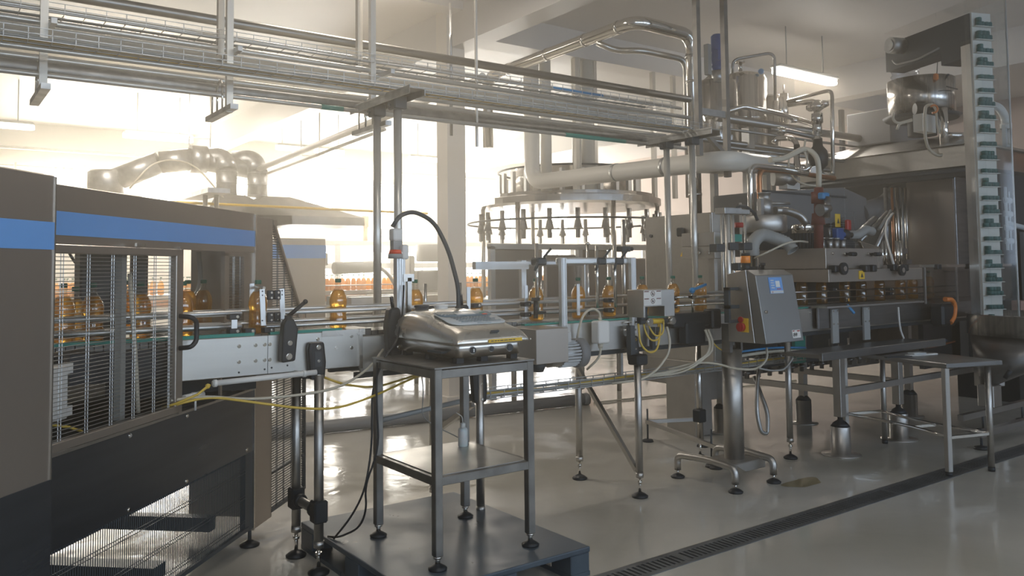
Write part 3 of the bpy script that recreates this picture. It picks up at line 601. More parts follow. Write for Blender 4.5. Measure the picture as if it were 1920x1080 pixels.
# second upright frame seen in the opening
MB().mbox(1.44, 1.49, -.02, .0, 1.20, 1.60).mbox(1.66, 1.69, -.02, 0, 1.2, 1.60).mbox(1.44, 1.69, -.02, 0, 1.585, 1.61).mbox(1.69, 1.785, -.03, -.005, .862, 1.62).mbox(1.44, 1.46, -.03, -.02, .862, 1.2).o('inner_frame', M['panelwarm'], t)
g = MB(); z = 1.0
while z < 1.59: g.beam(mp(1.48, -.012, z), mp(1.67, -.012, z), .003); z += .014
for a in (1.55, 1.565, 1.63): g.beam(mp(a, -.01, 1.0), mp(a, -.01, 1.59), .003)
g.o('inner_mesh', M['frame'], t)
# far side of the cage: mesh behind the bottles
g = MB(); z = 1.05
while z < 1.8: g.beam(mp(-.2, -2.2, z), mp(2.6, -2.2, z), .004); z += .022
g.o('rear_mesh', M['grey'], t)
MB().mbox(-.3, 2.7, -2.25, -2.2, 1.62, 1.82).mbox(.9, 1.0, -2.2, -2.1, .2, 1.8).mbox(2.55, 2.65, -2.25, -2.15, 0, 1.8).o('rear_frame', M['panelwarm'], t)
MB().mbox(-.4, 2.0, -1.6, -.05, .86, .875).mbox(-.4, 1.75, -1.6, -1.5, .3, .86).o('inner_floor', M['black'], t)
# machine insides behind the door
B().box(.70, .93, 4.85, 5.05, .88, 1.62).o('inner_column', M['graphite'], t, bevel=.01)
B().box(.98, 1.06, 4.95, 5.05, 1.2, 1.62).o('inner_column', M['graphite'], t, bevel=.01)
B().box(-.4, 1.5, 4.425, 4.50, .87, 1.14).box(-.3, .94, 3.985, 4.0, 1.02, 1.15).o('inner_shade_panel', M['black'], t)  # black sheets added to paint the interior's shade behind the door
MB().mbox(.30, .98, -.36, -.345, .93, 1.17).o('gusset_plate', M['steel_sat'], t)
MB().mbox(.60, .68, -.344, -.335, .99, 1.16).mbox(.78, .90, -.344, -.335, 1.02, 1.15).o('plate_slot', M['black'], t, bevel=.02)
MB().mbox(.70, .735, -.12, -.09, .88, 1.60).o('upright_channel', M['grey'], t)
B().cyl(mp(-.35, -.35, .95), mp(1.05, -.30, .93), .014, 10).cyl(mp(-.35, -.30, .915), mp(1.05, -.22, .905), .010, 10).o('cross_rod', M['chrome'], t)
q = B().cyl(mp(-.08, -.22, .99), mp(-.14, -.5, .99), .085, 24).cyl(mp(-.075, -.20, .99), mp(-.08, -.22, .99), .09, 24).o('drive_motor', M['graphite'], t)
B().cyl(mp(-.07, -.185, .99), mp(-.075, -.2, .99), .05, 20).o('motor_fan_cover', M['black'], q)
# feet and inner legs
for k, (a, q) in enumerate(((1.81, .03), (.9, -.9), (2.45, -.6), (.2, -1.2))):
    f = B().cyl(mp(a, -q if k == 0 else q, .02), mp(a, -q if k == 0 else q, .12), .010, 10).o('spindle', M['graphite'], t)
    B().lathe(mp(a, -q if k == 0 else q, 0), [(.052, 0), (.054, .01), (.032, .024), (.012, .034)], 18).o('foot', M['black'], f)
MB().mbox(-.4, 1.8, -.95, -.85, .14, .22).mbox(.9, 1.0, -.95, -.05, .14, .2).mbox(1.40, 1.46, -.9, -.05, .20, .27).o('base_beam', M['graphite'], t)
# the deeper cabinet at the left edge of the frame
t = thing('machine_cabinet', 'grey cabinet with blue stripe filling the left edge of the picture', 'cabinet', (.1, 2.9, 0))
qq = .23; s1 = -.155
MB().mbox(-1.2, s1, qq-.25, qq, .0, 1.815).o('body', M['panelwarm'], t, bevel=.004)
MB().mbox(-1.2, s1-.001, qq, qq+.002, 1.578, 1.665).o('stripe', M['blue'], t)
MB().mbox(-1.2, s1+.004, qq-.01, qq+.004, .02, .86).o('lower_panel', M['panel_navy'], t)
MB().mbox(s1-.004, s1+.002, qq-.004, qq+.004, .86, 1.81).o('edge_trim', M['steel'], t)
# mesh door
t = thing('mesh_door', 'hinged guard door of horizontal wires with black handle', 'door', mp(.5, .02, .88))
d = MB().mbox(-.02, .97, 0, .03, 1.575, 1.608).mbox(-.02, .97, 0, .03, .872, .905).mbox(.925, .965, 0, .03, .872, 1.608).o('door_frame', M['panelwarm'], t, bevel=.003)
MB().mbox(.972, 1.0, -.01, .02, .862, 1.62).o('door_post', M['panelwarm'], t)
g = MB(); z = .912
while z < 1.575: g.beam(mp(-.02, .012, z), mp(.93, .012, z), .0028); z += .0148
g.o('horizontal_wires', M['galv'], t); g = MB()
for a in (.03, .045, .18, .195, .33, .345, .48, .495, .63, .645, .78, .795, .90, .91): g.beam(mp(a, .008, .9), mp(a, .008, 1.58), .0032)
g.o('vertical_wires', M['galv'], t)
B().tube([mp(.955, .03, 1.305), mp(.958, .085, 1.30), mp(.985, .095, 1.28), mp(.985, .095, 1.19), mp(.958, .085, 1.165), mp(.955, .03, 1.16)], .011, 10, .015, 3).o('handle', M['black'], t)
MB().mbox(.60, .66, .03, .04, 1.612, 1.625).o('latch', M['chrome'], t)
# white junction box inside, corrugated cables
t = thing('junction_box', 'white junction box with looping cable behind the mesh door', 'junction box', mp(.42, -.2, .95))
MB().mbox(.30, .47, -.28, -.16, .93, 1.14).o('housing', M['white'], t, bevel=.01, bseg=2)
MB().mbox(.47, .55, -.24, -.2, 1.10, 1.14).mbox(.47, .55, -.24, -.2, .93, .97).each('mounting_plate', M['white'], t)
B().tube([mp(.40, -.22, 1.13), mp(.40, -.2, 1.19), mp(.33, -.14, 1.215), mp(.26, -.1, 1.15), mp(.25, -.1, 1.0), mp(.20, -.1, .90), mp(.10, -.1, .87), mp(.05, -.12, .92)], .008, 8, .05, 4).o('cable', M['cream'], t)
tag(B().tube([mp(.74, -.08, 1.5), mp(.75, -.07, 1.3), mp(.76, -.06, 1.15), mp(.775, -.06, 1.0), mp(.785, -.06, .9)], .009, 8, .05, 3).o('corrugated_cable', M['cream']), 'corrugated cream cable hanging by the upright inside the mesh door', 'cable')
tag(B().tube([mp(.38, -.2, .94), mp(.40, -.2, .92), mp(.46, -.15, .9), mp(.50, -.12, .875)], .006, 6).o('cable', M['yellowcable']), 'short yellow cable under the white junction box in the guard', 'cable')
tag(B().tube([(1.32, 4.9, 1.62), (1.33, 4.88, 1.45), (1.28, 4.8, 1.36), (1.14, 4.66, 1.30)], .014, 8, .08, 4).o('hose', M['grey']), 'grey hose hanging behind the guard opening onto a bottle', 'hose')
tag(B().tube([(.62, 5.2, 1.9), (.68, 5.1, 1.6), (.8, 5.0, 1.44), (.95, 4.95, 1.42)], .008, 6, .08, 4).o('cable', M['black']), 'thin black cable looping behind the mesh door top', 'cable')
tag(B().cyl((1.0, 3.93, .925), (1.10, 4.0, .928), .018, 12).cyl((1.06, 3.965, .925), (1.06, 3.965, .862), .005, 8).box(1.045, 1.075, 3.95, 3.98, .93, .945).o('sensor_rod', M['white']), 'white tubular rod on a thin stud right of the mesh door foot', 'rod')
# loose cables sagging between guard, conveyor leg and stand
tag(B().tube([(.93, 3.88, .93), (1.08, 3.90, .935), (1.25, 3.86, .905), (1.45, 3.84, .90), (1.7, 3.80, .92), (1.9, 3.86, 1.0), (2.02, 3.95, 1.08)], .0065, 8, .1, 5).o('cable', M['cream']), 'cream cable sagging from the guard to the printer stand', 'cable')
tag(B().tube([(.95, 3.88, .91), (1.1, 3.9, .93), (1.3, 3.82, .89), (1.5, 3.79, .845), (1.68, 3.78, .825), (1.9, 3.82, .86), (2.2, 3.9, .93), (2.6, 4.0, .965)], .006, 8, .1, 5).o('cable', M['yellowcable']), 'lower yellow cable sagging between guard and printer stand', 'cable')
tag(B().tube([(1.66, 3.88, .97), (1.75, 3.86, .93), (1.95, 3.92, .885), (2.3, 4.0, .93), (2.62, 4.02, .97)], .006, 8, .1, 5).o('cable', M['yellowcable']), 'upper yellow cable starting at the black leg bracket', 'cable')
# ------------------------------------------------------------------ pallet, stand and ink printer
t = thing('pallet', 'slate blue plastic pallet under the printer stand', 'pallet', (2.2, 3.6, 0))
B().box(1.72, 2.70, 3.08, 4.34, .112, .14).o('deck', M['pallet'], t, bevel=.006, bseg=2)
b = B()
for x in (1.72, 2.13, 2.58):
    b.box(x, x+.12, 3.085, 4.335, .0, .022)
b.o('skid', M['pallet'], t)
for x in (1.72, 2.14, 2.58):
    for y in (3.085, 3.62, 4.18): B().box(x, x+.118, y, y+.155, .02, .113).o('block', M['pallet'], t, bevel=.004)
t = thing('printer_stand', 'scuffed square tube stand with shelf carrying the ink printer', 'stand', (2.2, 3.56, .14))
lx = (1.945, 2.475); ly = (3.27, 3.86)
for x in lx:
    for y in ly:
        l = B().box(x-.02, x+.02, y-.02, y+.02, .20, 1.045).o('leg', M['frame'], t, bevel=.003)
        B().cyl((x, y, .165), (x, y, .2), .012, 10).cyl((x, y, .19), (x, y, .2), .02, 12).o('spindle', M['chrome'], l)
        B().lathe((x, y, .14), [(.042, 0), (.044, .008), (.03, .018), (.012, .028)], 18).o('foot', M['black'], l)
for z in (1.0, .515):
    for y in ly: B().box(lx[0], lx[1], y-.018, y+.018, z, z+.04).o('rail', M['frame'], t, bevel=.002)
    for x in lx: B().box(x-.018, x+.018, ly[0], ly[1], z, z+.0395).o('rail', M['frame'], t, bevel=.002)
B().box(1.922, 2.498, 3.247, 3.883, 1.045, 1.052).o('top_plate', M['frame'], t)
B().box(1.955, 2.465, 3.28, 3.85, .553, .558).o('shelf', M['steel_sat'], t)
t = thing('ink_printer', 'rounded stainless ink printer with keypad standing on the scuffed stand', 'printer', (2.28, 3.6, 1.052))
X0, X1, Y0, Y1 = 2.075, 2.485, 3.30, 3.93
def rrect(x0, x1, y0, y1, z, r, n=5):
    P = []
    for cx, cy, a0 in ((x1-r, y1-r, 0), (x0+r, y1-r, 90), (x0+r, y0+r, 180), (x1-r, y0+r, 270)):
        for k in range(n+1): a = math.radians(a0+90*k/n); P.append((cx+r*math.cos(a), cy+r*math.sin(a), z))
    return P
def loft(b, rings):
    n = len(rings[0]); o = len(b.v)
    b._add([p for r in rings for p in r], [(i*n+k, i*n+(k+1) % n, (i+1)*n+(k+1) % n, (i+1)*n+k) for i in range(len(rings)-1) for k in range(n)], True)
    b.f.append([o+k for k in reversed(range(n))]); b.sm.append(False); b.f.append([o+(len(rings)-1)*n+k for k in range(n)]); b.sm.append(True); return b
loft(B(), [rrect(X0+.018, X1-.014, Y0+.018, Y1-.018, z, .03) for z in (1.078, 1.165)]).o('base_body', M['steel'], t)
# lid: closed dome whose top slopes to the front
def lid_z(y):
    T = [(3.285, 1.185), (3.31, 1.205), (3.38, 1.222), (3.50, 1.252), (3.60, 1.278), (3.68, 1.290), (3.80, 1.292), (3.88, 1.280), (3.945, 1.25)]
    for (a, c), (d, e) in zip(T, T[1:]):
        if y <= d: return c+(e-c)*max(0, (y-a))/(d-a)
    return T[-1][1]
nx, ny = 26, 34; xa, xb, ya, yb = X0-.012, X1+.012, 3.275, 3.955
vs = []; fs = []
zr = 1.152
for j in range(ny+1):
    v_ = -1+2*j/ny
    for i in range(nx+1):
        u_ = -1+2*i/nx
        # denser towards the edges
        uu = math.copysign(1-(1-abs(u_))**1.9, u_); vv = math.copysign(1-(1-abs(v_))**1.9, v_)
        # squircle mapping for rounded corners
        k_ = .16; sx = uu*math.sqrt(1-k_*vv*vv/1.0*.35); sy = vv*math.sqrt(1-k_*uu*uu*.35)
        x = (xa+xb)/2+sx*(xb-xa)/2; y = (ya+yb)/2+sy*(yb-ya)/2
        e = max(0, (1-abs(uu)**7)) ** .42 * max(0, (1-abs(vv)**16)) ** .42
        vs.append((x, y, zr+(lid_z(y)-zr)*e))
o0 = len(vs)
fs = [(j*(nx+1)+i, j*(nx+1)+i+1, (j+1)*(nx+1)+i+1, (j+1)*(nx+1)+i) for j in range(ny) for i in range(nx)]
bnd = [i for i in range(nx+1)]+[(j+1)*(nx+1)-1 for j in range(1, ny+1)]+[ny*(nx+1)+i for i in range(nx-1, -1, -1)]+[j*(nx+1) for j in range(ny-1, 0, -1)]
lid = B(); lid._add(vs, fs, True)
bo_ = len(lid.v); lid._add([(vs[i][0], vs[i][1], zr-.008) for i in bnd], [])
for k in range(len(bnd)):
    k2 = (k+1) % len(bnd); lid.f.append([bnd[k], bnd[k2], bo_+k2, bo_+k]); lid.sm.append(True)
lid.f.append([bo_+k for k in range(len(bnd))]); lid.sm.append(False)
lo = lid.o('lid', M['lid'], t)
def slab(x0, x1, y0, y1, off, th, name, mat, par, r=.02):
    b = B(); n = 8; rings = []
    P = rrect(x0, x1, y0, y1, 0, r, 5)
    bot = [(p[0], p[1], lid_z(p[1])+off) for p in P]; top = [(p[0], p[1], lid_z(p[1])+off+th) for p in P]
    return loft(b, [bot, top]).o(name, mat, par)
kb = slab(2.115, 2.455, 3.40, 3.62, .0015, .0025, 'keypad_foil', M['keylight'], lo, .05)
slab(2.125, 2.445, 3.525, 3.612, .0045, .001, 'upper_foil', M['keypanel'], kb, .03)
slab(2.235, 2.35, 3.545, 3.585, .006, .0012, 'display', M['screen'], kb, .004)
slab(2.385, 2.415, 3.535, 3.55, .006, .0012, 'red_key', M['beacon_red'], kb, .004)
slab(2.385, 2.415, 3.565, 3.575, .006, .0012, 'green_key', M['green'], kb, .004)
b = B()
for r in range(5):
    for c in range(13 - (r % 2)):
        x = 2.175+c*.0185+r*.004; y = 3.515-r*.0185
        b.box(x, x+.011, y-.010, y, lid_z(y)+.004, lid_z(y)+.0062)
b.box(2.27, 2.35, 3.408, 3.416, lid_z(3.41)+.004, lid_z(3.41)+.006)
b.o('keys', M['keypanel'], kb)
b = B()
for x, y in ((2.150, 3.56), (2.162, 3.572), (2.162, 3.548), (2.174, 3.56), (2.19, 3.56), (2.27, 3.60), (2.29, 3.60)): b.cyl((x, y, lid_z(y)+.005), (x, y, lid_z(y)+.0068), .005, 8)
b.o('cursor_keys', M['screen'], kb)
B().box(2.27, 2.32, 3.292, 3.305, 1.192, 1.204).o('latch', M['graphite'], lo, bevel=.004)
lb = B().ext([(2.24, 3.272, 1.146), (2.44, 3.272, 1.146), (2.44, 3.272, 1.162), (2.24, 3.272, 1.162)], (0, -.002, 0)).o('yellow_label', M['yellow'], lo)
b = B(); x = 2.252
for wd in (5, 4, 3, 6, 7, 7, 4): b.box(x, x+wd*.003, 3.2685, 3.2702, 1.152, 1.156); x += wd*.003+.006
b.o('label_print', M['graphite'], lb)
for x, r, mm in ((2.175, .016, 'black'), (2.285, .012, 'graphite'), (2.395, .017, 'graphite')):
    k = B().cyl((x, 3.320, 1.112), (x, 3.308, 1.112), r, 22).o('knob', M[mm], t)
    B().cyl((x, 3.322, 1.112), (x, 3.314, 1.112), r+.003, 22).o('knob_ring', M['steel_sat'], k)
B().box(2.173, 2.178, 3.303, 3.309, 1.104, 1.120).o('pointer', M['screen'], t)
b = B()
for x in (2.12, 2.26, 2.44):
    for y in (3.36, 3.62, 3.86): b.box(x-.02, x+.02, y-.02, y+.02, 1.052, 1.08)
b.each('rubber_foot', M['black'], t)
B().box(2.06, 2.10, 3.42, 3.55, 1.095, 1.105).o('side_handle', M['graphite'], t)
for x, mm, lab in ((2.19, 'graphite', 'dark ink cap'), (2.31, 'white', 'pale solvent cap')):
    c_ = B().lathe((x, 3.83, lid_z(3.83)-.002), [(.050, 0), (.050, .006), (.036, .007), (.036, .016), (.042, .018), (.040, .027), (.02, .031), (.001, .031)], 24).o('filler_cap', M[mm], lo); c_['label'] = lab
tag(B().tube([(2.44, 3.86, 1.27), (2.455, 3.88, 1.40), (2.42, 3.93, 1.62), (2.34, 3.96, 1.78), (2.22, 3.98, 1.83), (2.14, 3.99, 1.80), (2.10, 3.99, 1.74)], .0125, 12, .12, 6).o('printer_hose', M['graphite']), 'thick dark hose arching from the ink printer up to the beacon post', 'hose')
# beacon post
t = thing('sensor_post', 'aluminium profile post with white heads and red beacon behind the ink printer', 'post', (2.12, 4.0, 1.0))
b = B().box(2.10, 2.15, 3.94, 3.98, .98, 1.60)
for x in (2.112, 2.127, 2.142): b.box(x, x+.004, 3.936, 3.942, .98, 1.60)
b.o('profile', M['alu'], t)
B().box(2.085, 2.145, 3.95, 4.01, 1.66, 1.73).o('head_housing', M['white'], t, bevel=.012, bseg=2)
B().box(2.13, 2.17, 3.93, 3.99, 1.56, 1.64).o('head_housing', M['white'], t, bevel=.01, bseg=2)
B().box(2.09, 2.14, 3.96, 4.0, 1.60, 1.67).o('head_bracket', M['grey'], t)
e = B().lathe((2.085, 3.93, 1.565), [(.040, 0), (.038, .025)], 18).o('beacon_base', M['grey'], t)
B().lathe((2.085, 3.93, 1.590), [(.036, 0), (.030, .022), (.001, .024)], 18).o('beacon_lens', M['beacon_red'], e)
B().cyl((2.155, 3.96, 1.2), (2.155, 3.96, 1.58), .007, 8).box(2.135, 2.20, 3.93, 3.97, 1.44, 1.48).box(2.16, 2.185, 3.93, 3.95, 1.20, 1.46).o('side_bracket', M['steel'], t)
B().tube([(2.13, 3.92, 1.42), (2.10, 3.88, 1.25), (2.03, 3.82, 1.12), (1.97, 3.83, 1.06), (1.90, 3.84, .9), (1.89, 3.82, .6), (1.84, 3.80, .4), (1.80, 3.86, .27), (1.74, 3.95, .145)], .0055, 8, .1, 5).o('cable', M['black'], t)
tag(B().tube([(1.92, 3.82, 1.03), (1.905, 3.80, .85), (1.915, 3.79, .6), (1.84, 3.80, .42), (1.86, 3.82, .30), (1.84, 3.86, .2), (1.76, 3.94, .15), (1.73, 4.0, .146)], .0055, 8, .1, 5).o('cable', M['black']), 'black cable hanging down the left rear leg of the printer stand', 'cable')
# wash bottle on the shelf
t = thing('wash_bottle', 'small milky wash bottle with bent spout on the stand shelf', 'bottle', (2.38, 3.73, .558))
B().lathe((2.38, 3.73, .5585), [(.001, 0), (.023, 0), (.026, .004), (.026, .088), (.022, .096), (.012, .099)], 20).o('bottle_body', M['whitebottle'], t)
B().lathe((2.38, 3.73, .658), [(.014, 0), (.014, .022), (.006, .026)], 16).o('bottle_cap', M['white'], t)
B().tube([(2.38, 3.73, .68), (2.379, 3.733, .715), (2.362, 3.75, .73), (2.355, 3.758, .735)], .0025, 8, .012, 4).o('spout', M['white'], t)
# thin cables under the stand top
tag(B().tube([(2.30, 3.9, 1.03), (2.36, 3.88, .96), (2.45, 3.82, .93), (2.54, 3.86, .96), (2.58, 3.9, 1.0)], .006, 8, .06, 5).o('cable', M['greycable']), 'grey cable looping below the right rear of the stand top', 'cable')
tag(B().tube([(2.19, 3.85, 1.0), (2.21, 3.85, .85), (2.20, 3.86, .72), (2.28, 3.86, .66), (2.40, 3.80, .59), (2.42, 3.74, .562)], .003, 6, .05, 4).o('cable', M['greycable']), 'thin grey cable dropping behind the stand onto the shelf', 'cable')

# ------------------------------------------------------------------ things bolted on the middle of the conveyor
t = thing('gear_motor', 'conveyor gear motor with plain steel box cover and round fan end', 'motor', (3.05, 3.85, .95))
B().box(2.86, 3.10, 3.70, 3.96, .955, 1.155).o('cover_box', M['panelwarm'], t, bevel=.003)
B().hexb((2.859, 3.75, 1.10), (-1, 0, 0), .007, .006).o('cover_screw', M['chrome'], t)
B().cyl((3.02, 3.80, .985), (3.22, 3.80, .985), .066, 24).o('motor_body', M['galv'], t)
b = B()
for k in range(24):
    a = 2*PI*k/24; b.beam((3.10, 3.80+.074*math.cos(a), .99+.074*math.sin(a)), (3.225, 3.80+.074*math.cos(a), .99+.074*math.sin(a)), .004, .012)
b.cyl((3.10, 3.80, .99), (3.23, 3.80, .99), .068, 24).o('cooling_fins', M['galv'], t)
B().cyl((3.225, 3.80, .99), (3.29, 3.80, .99), .088, 28).o('fan_cover', M['greymid'], t, bevel=.006)
B().box(3.10, 3.18, 3.77, 3.83, 1.05, 1.12).o('terminal_box', M['steel_sat'], t)
B().cyl((2.95, 3.80, .955), (2.95, 3.80, .90), .055, 20, .03).o('gear_flange', M['graphite'], t)
t = thing('cable_junction', 'small white junction box with arched cable left of the portal leg', 'junction box', (3.56, 3.9, 1.1))
B().box(3.50, 3.60, 3.88, 3.955, 1.02, 1.165).o('housing', M['white'], t, bevel=.012, bseg=2)
B().tube([(3.55, 3.92, 1.17), (3.55, 3.92, 1.215), (3.49, 3.92, 1.25), (3.41, 3.92, 1.215), (3.385, 3.93, 1.14), (3.38, 3.95, 1.06)], .008, 8, .04, 4).cyl((3.55, 3.92, 1.16), (3.55, 3.92, 1.185), .012, 10).o('cable', M['cream'], t)
B().tube([(3.55, 3.92, 1.02), (3.55, 3.92, .95), (3.53, 3.95, .90), (3.50, 4.0, .85)], .007, 8, .03, 4).cyl((3.55, 3.92, .99), (3.55, 3.92, 1.02), .014, 10, .02).o('cable', M['cream'], t)
t = thing('sensor_portal', 'aluminium portal frame bridging the conveyor with clamped rods', 'frame', (3.6, 4.0, 1.1))
for x, z in ((3.27, 1.14), (3.875, 1.06)):
    b = B().box(x-.022, x+.022, 3.935, 3.968, z, 1.57)
    for q in (-.012, .012): b.box(x+q-.004, x+q+.004, 3.931, 3.936, z, 1.57)
    b.o('upright', M['alu'], t, bevel=.004)
for x in (3.30, 3.86): B().box(x, x+.04, 4.42, 4.45, 1.1, 1.56).o('upright', M['alu'], t)
B().box(3.25, 3.895, 3.968, 4.0, 1.525, 1.57).o('crossbar', M['alu'], t, bevel=.01, bseg=2)
B().box(3.27, 3.89, 4.42, 4.45, 1.52, 1.56).o('crossbar', M['alu'], t, bevel=.01)
B().box(2.85, 3.27, 4.3, 4.34, 1.50, 1.55).o('crossbar', M['alu'], t)
for x, z1 in ((3.62, 1.65), (3.78, 1.66), (3.12, 1.66)):
    B().cyl((x, 4.02, 1.24), (x, 4.02, z1), .012, 10).o('rod', M['chrome'], t)
    c_ = B().box(x-.045, x+.035, 3.955, 4.03, 1.522, 1.57).o('rod_clamp', M['graphite'], t, bevel=.01)
    B().cyl((x, 3.95, 1.57), (x+.05, 3.94, 1.625), .008, 8).cyl((x-.05, 3.95, 1.54), (x-.07, 3.95, 1.49), .008, 8).each('clamp_lever', M['graphite'], c_)
b = B()
for z in (1.02+.07, 1.14): b.cyl((3.80, 3.96, z), (3.875, 3.95, z), .006, 8).hexb((3.875, 3.93, z), (0, -1, 0), .006, .005)
b.o('adjusting_screw', M['chrome'], t)
B().cyl((3.06, 3.96, 1.20), (3.06, 3.96, 1.31), .014, 12).cyl((3.06, 3.96, 1.305), (3.06, 3.96, 1.325), .028, 12).cyl((3.06, 3.96, 1.235), (3.13, 3.95, 1.235), .007, 8).o('star_knob', M['black'], t)
t = thing('rod_stand', 'thin steel rod with clamp standing between the portal and the sign box', 'rod', (4.35, 4.5, .9))
B().cyl((4.23, 4.40, .9), (4.23, 4.40, 1.86), .016, 12).o('rod', M['steel'], t)
B().box(4.19, 4.28, 4.37, 4.44, 1.62, 1.66).cyl((4.28, 4.38, 1.64), (4.30, 4.37, 1.64), .015, 12).o('clamp', M['graphite'], t, bevel=.006)
tag(B().cyl((3.885, 4.41, .96), (3.885, 4.41, 1.67), .009, 8).cyl((3.885, 4.41, 1.67), (3.885, 4.41, 1.69), .022, 12, .01).o('thin_rod', M['chrome']), 'thin rod with flared tip behind the portal, left of the steel cabinet', 'rod')
# box with the two prohibition signs
t = thing('sensor_box', 'steel sensor box with white prohibition sign label over the conveyor edge', 'box', (4.0, 3.85, 1.25))
B().box(3.825, 4.115, 3.80, 3.955, 1.245, 1.355).box(4.02, 4.115, 3.80, 3.955, 1.175, 1.25).box(3.825, 3.84, 3.80, 3.955, 1.175, 1.25).o('housing', M['steel_sat'], t, bevel=.003)
s_ = B().box(3.823, 3.985, 3.796, 3.80, 1.255, 1.352).o('sign_plate', M['white'], t)
b = B(); r_ = B()
for z in (1.330, 1.282):
    b.box(3.828, 3.868, 3.7945, 3.796, z+.012, z+.018).box(3.94, 3.98, 3.7945, 3.796, z+.012, z+.018)
    pts = [(3.905+.017*math.cos(a*PI/10), 3.795, z+.017*math.sin(a*PI/10)) for a in range(21)]
    r_.tube(pts, .0016, 5)
    r_.beam((3.894, 3.795, z+.012), (3.916, 3.795, z-.012), .002)
b.o('sign_header', M['redbrown'], s_); r_.o('prohibition_ring', M['redbrown'], s_)
b = B()
for z in (1.330, 1.282): b.ext([(3.898, 3.7948, z-.008), (3.912, 3.7948, z-.008), (3.912, 3.7948, z-.002), (3.906, 3.7948, z+.008), (3.899, 3.7948, z+.001)], (0, .0006, 0))
b.o('pictogram', M['graphite'], s_)
B().box(3.90, 3.96, 3.90, 3.955, 1.13, 1.25).o('mount', M['graphite'], t)
# valve cluster and hoses beneath the sign box
t = thing('air_valves', 'pneumatic valve cluster with yellow hoses beneath the sign box', 'valves', (4.05, 3.9, 1.1))
B().cyl((3.88, 3.90, 1.14), (4.20, 3.90, 1.14), .016, 12).o('manifold', M['graphite'], t)
B().cyl((3.99, 3.90, 1.14), (4.10, 3.90, 1.14), .018, 12).o('yellow_sleeve', M['yellow'], t)
for x in (3.95, 4.17): B().cyl((x, 3.905, 1.14), (x, 3.865, 1.14), .027, 16).cyl((x, 3.865, 1.14), (x, 3.86, 1.14), .018, 16).o('gauge', M['chrome'], t)
b = B()
for (x0, x1, zz, r) in ((3.87, 4.05, .935, .007), (3.92, 4.06, 1.01, .006), (3.96, 4.09, 1.04, .006)):
    b.tube([(x0, 3.90, 1.13), (x0+.005, 3.89, zz+.06), ((x0+x1)/2-.03, 3.87, zz), ((x0+x1)/2+.05, 3.87, zz+.01), (x1, 3.88, zz+.10), (x1+.01, 3.9, 1.12)], r, 8, .05, 5)
b.o('hose', M['yellowcable'], t)
B().cyl((4.06, 3.90, 1.10), (4.06, 3.90, 1.04), .02, 10).box(3.80, 3.84, 3.90, 3.94, .93, 1.12).box(4.02, 4.05, 3.92, 3.95, .95, 1.1).o('fitting', M['graphite'], t)
t = thing('blue_lever_valve', 'blue levered valve on the guide rail beside the steel post', 'valve', (4.50, 3.95, 1.2))
B().cyl((4.46, 3.95, 1.18), (4.46, 3.95, 1.31), .008, 8).box(4.44, 4.48, 3.93, 3.97, 1.28, 1.30).cyl((4.44, 3.95, 1.285), (4.66, 3.97, 1.285), .008, 8).o('stem', M['chrome'], t)
B().ball((4.46, 3.95, 1.335), .022, 14).beam((4.47, 3.95, 1.34), (4.63, 3.97, 1.375), .016).o('lever', M['bluecable'], t)
B().box(4.22, 4.66, 3.90, 3.965, 1.08, 1.18).box(4.32, 4.52, 3.88, 3.965, .96, 1.12).box(4.58, 4.68, 3.87, 3.965, 1.06, 1.2).o('valve_block', M['black'], t, bevel=.012)
t = thing('support_plate', 'bright machined bracket plate behind the blue levered valve', 'bracket', (4.7, 4.0, 1.1)); B().box(4.69, 5.3, 3.955, 3.972, .975, 1.14).o('plate', M['steel_sat'], t)
b = B()
for k, (x0, x1, dz) in enumerate(((4.50, 4.35, 0), (4.52, 4.33, -.02), (4.49, 4.30, -.01), (4.53, 4.28, -.03))):
    b.tube([(x0, 3.87, 1.06), (x0+.02, 3.84, .97), (x0-.03, 3.82, .90), (x1, 3.84, .83+dz), (x1-.08, 3.9, .80+dz), (3.9, 3.96, .77)], .006, 8, .05, 4)
o = tag(b.o('cable_bundle', M['cream']), 'bundle of pale cables dropping from the valve block to the low tray', 'cable')
tag(B().tube([(4.12, 3.88, 1.10), (4.13, 3.86, 1.0), (4.10, 3.85, .92), (4.0, 3.86, .82), (3.9, 3.9, .76), (3.7, 3.98, .745)], .0085, 8, .06, 5).o('cable', M['cream']), 'thick cream cable curving down below the sign box', 'cable')
tag(B().tube([(4.56, 3.86, .97), (4.60, 3.84, .92), (4.66, 3.82, .90), (4.74, 3.80, .93), (4.79, 3.78, 1.0), (4.80, 3.76, 1.1)], .005, 8, .05, 5).o('cable', M['yellowcable']), 'yellow green cable looping left of the console post', 'cable')
tag(B().tube([(4.2, 3.95, .80), (4.4, 3.86, .84), (4.52, 3.80, .83), (4.60, 3.68, .79), (4.72, 3.60, .79), (4.80, 3.58, .86), (4.82, 3.60, .93)], .008, 8, .08, 6).o('cable', M['cream']), 'cream cable swinging in front of the console pole', 'cable')
tag(B().tube([(4.70, 3.58, .80), (4.82, 3.56, .775), (4.95, 3.56, .77), (5.02, 3.56, .81), (5.05, 3.55, .85)], .006, 8, .05, 5).o('cable', M['greycable']), 'grey cable hanging under the console right of the pole', 'cable')
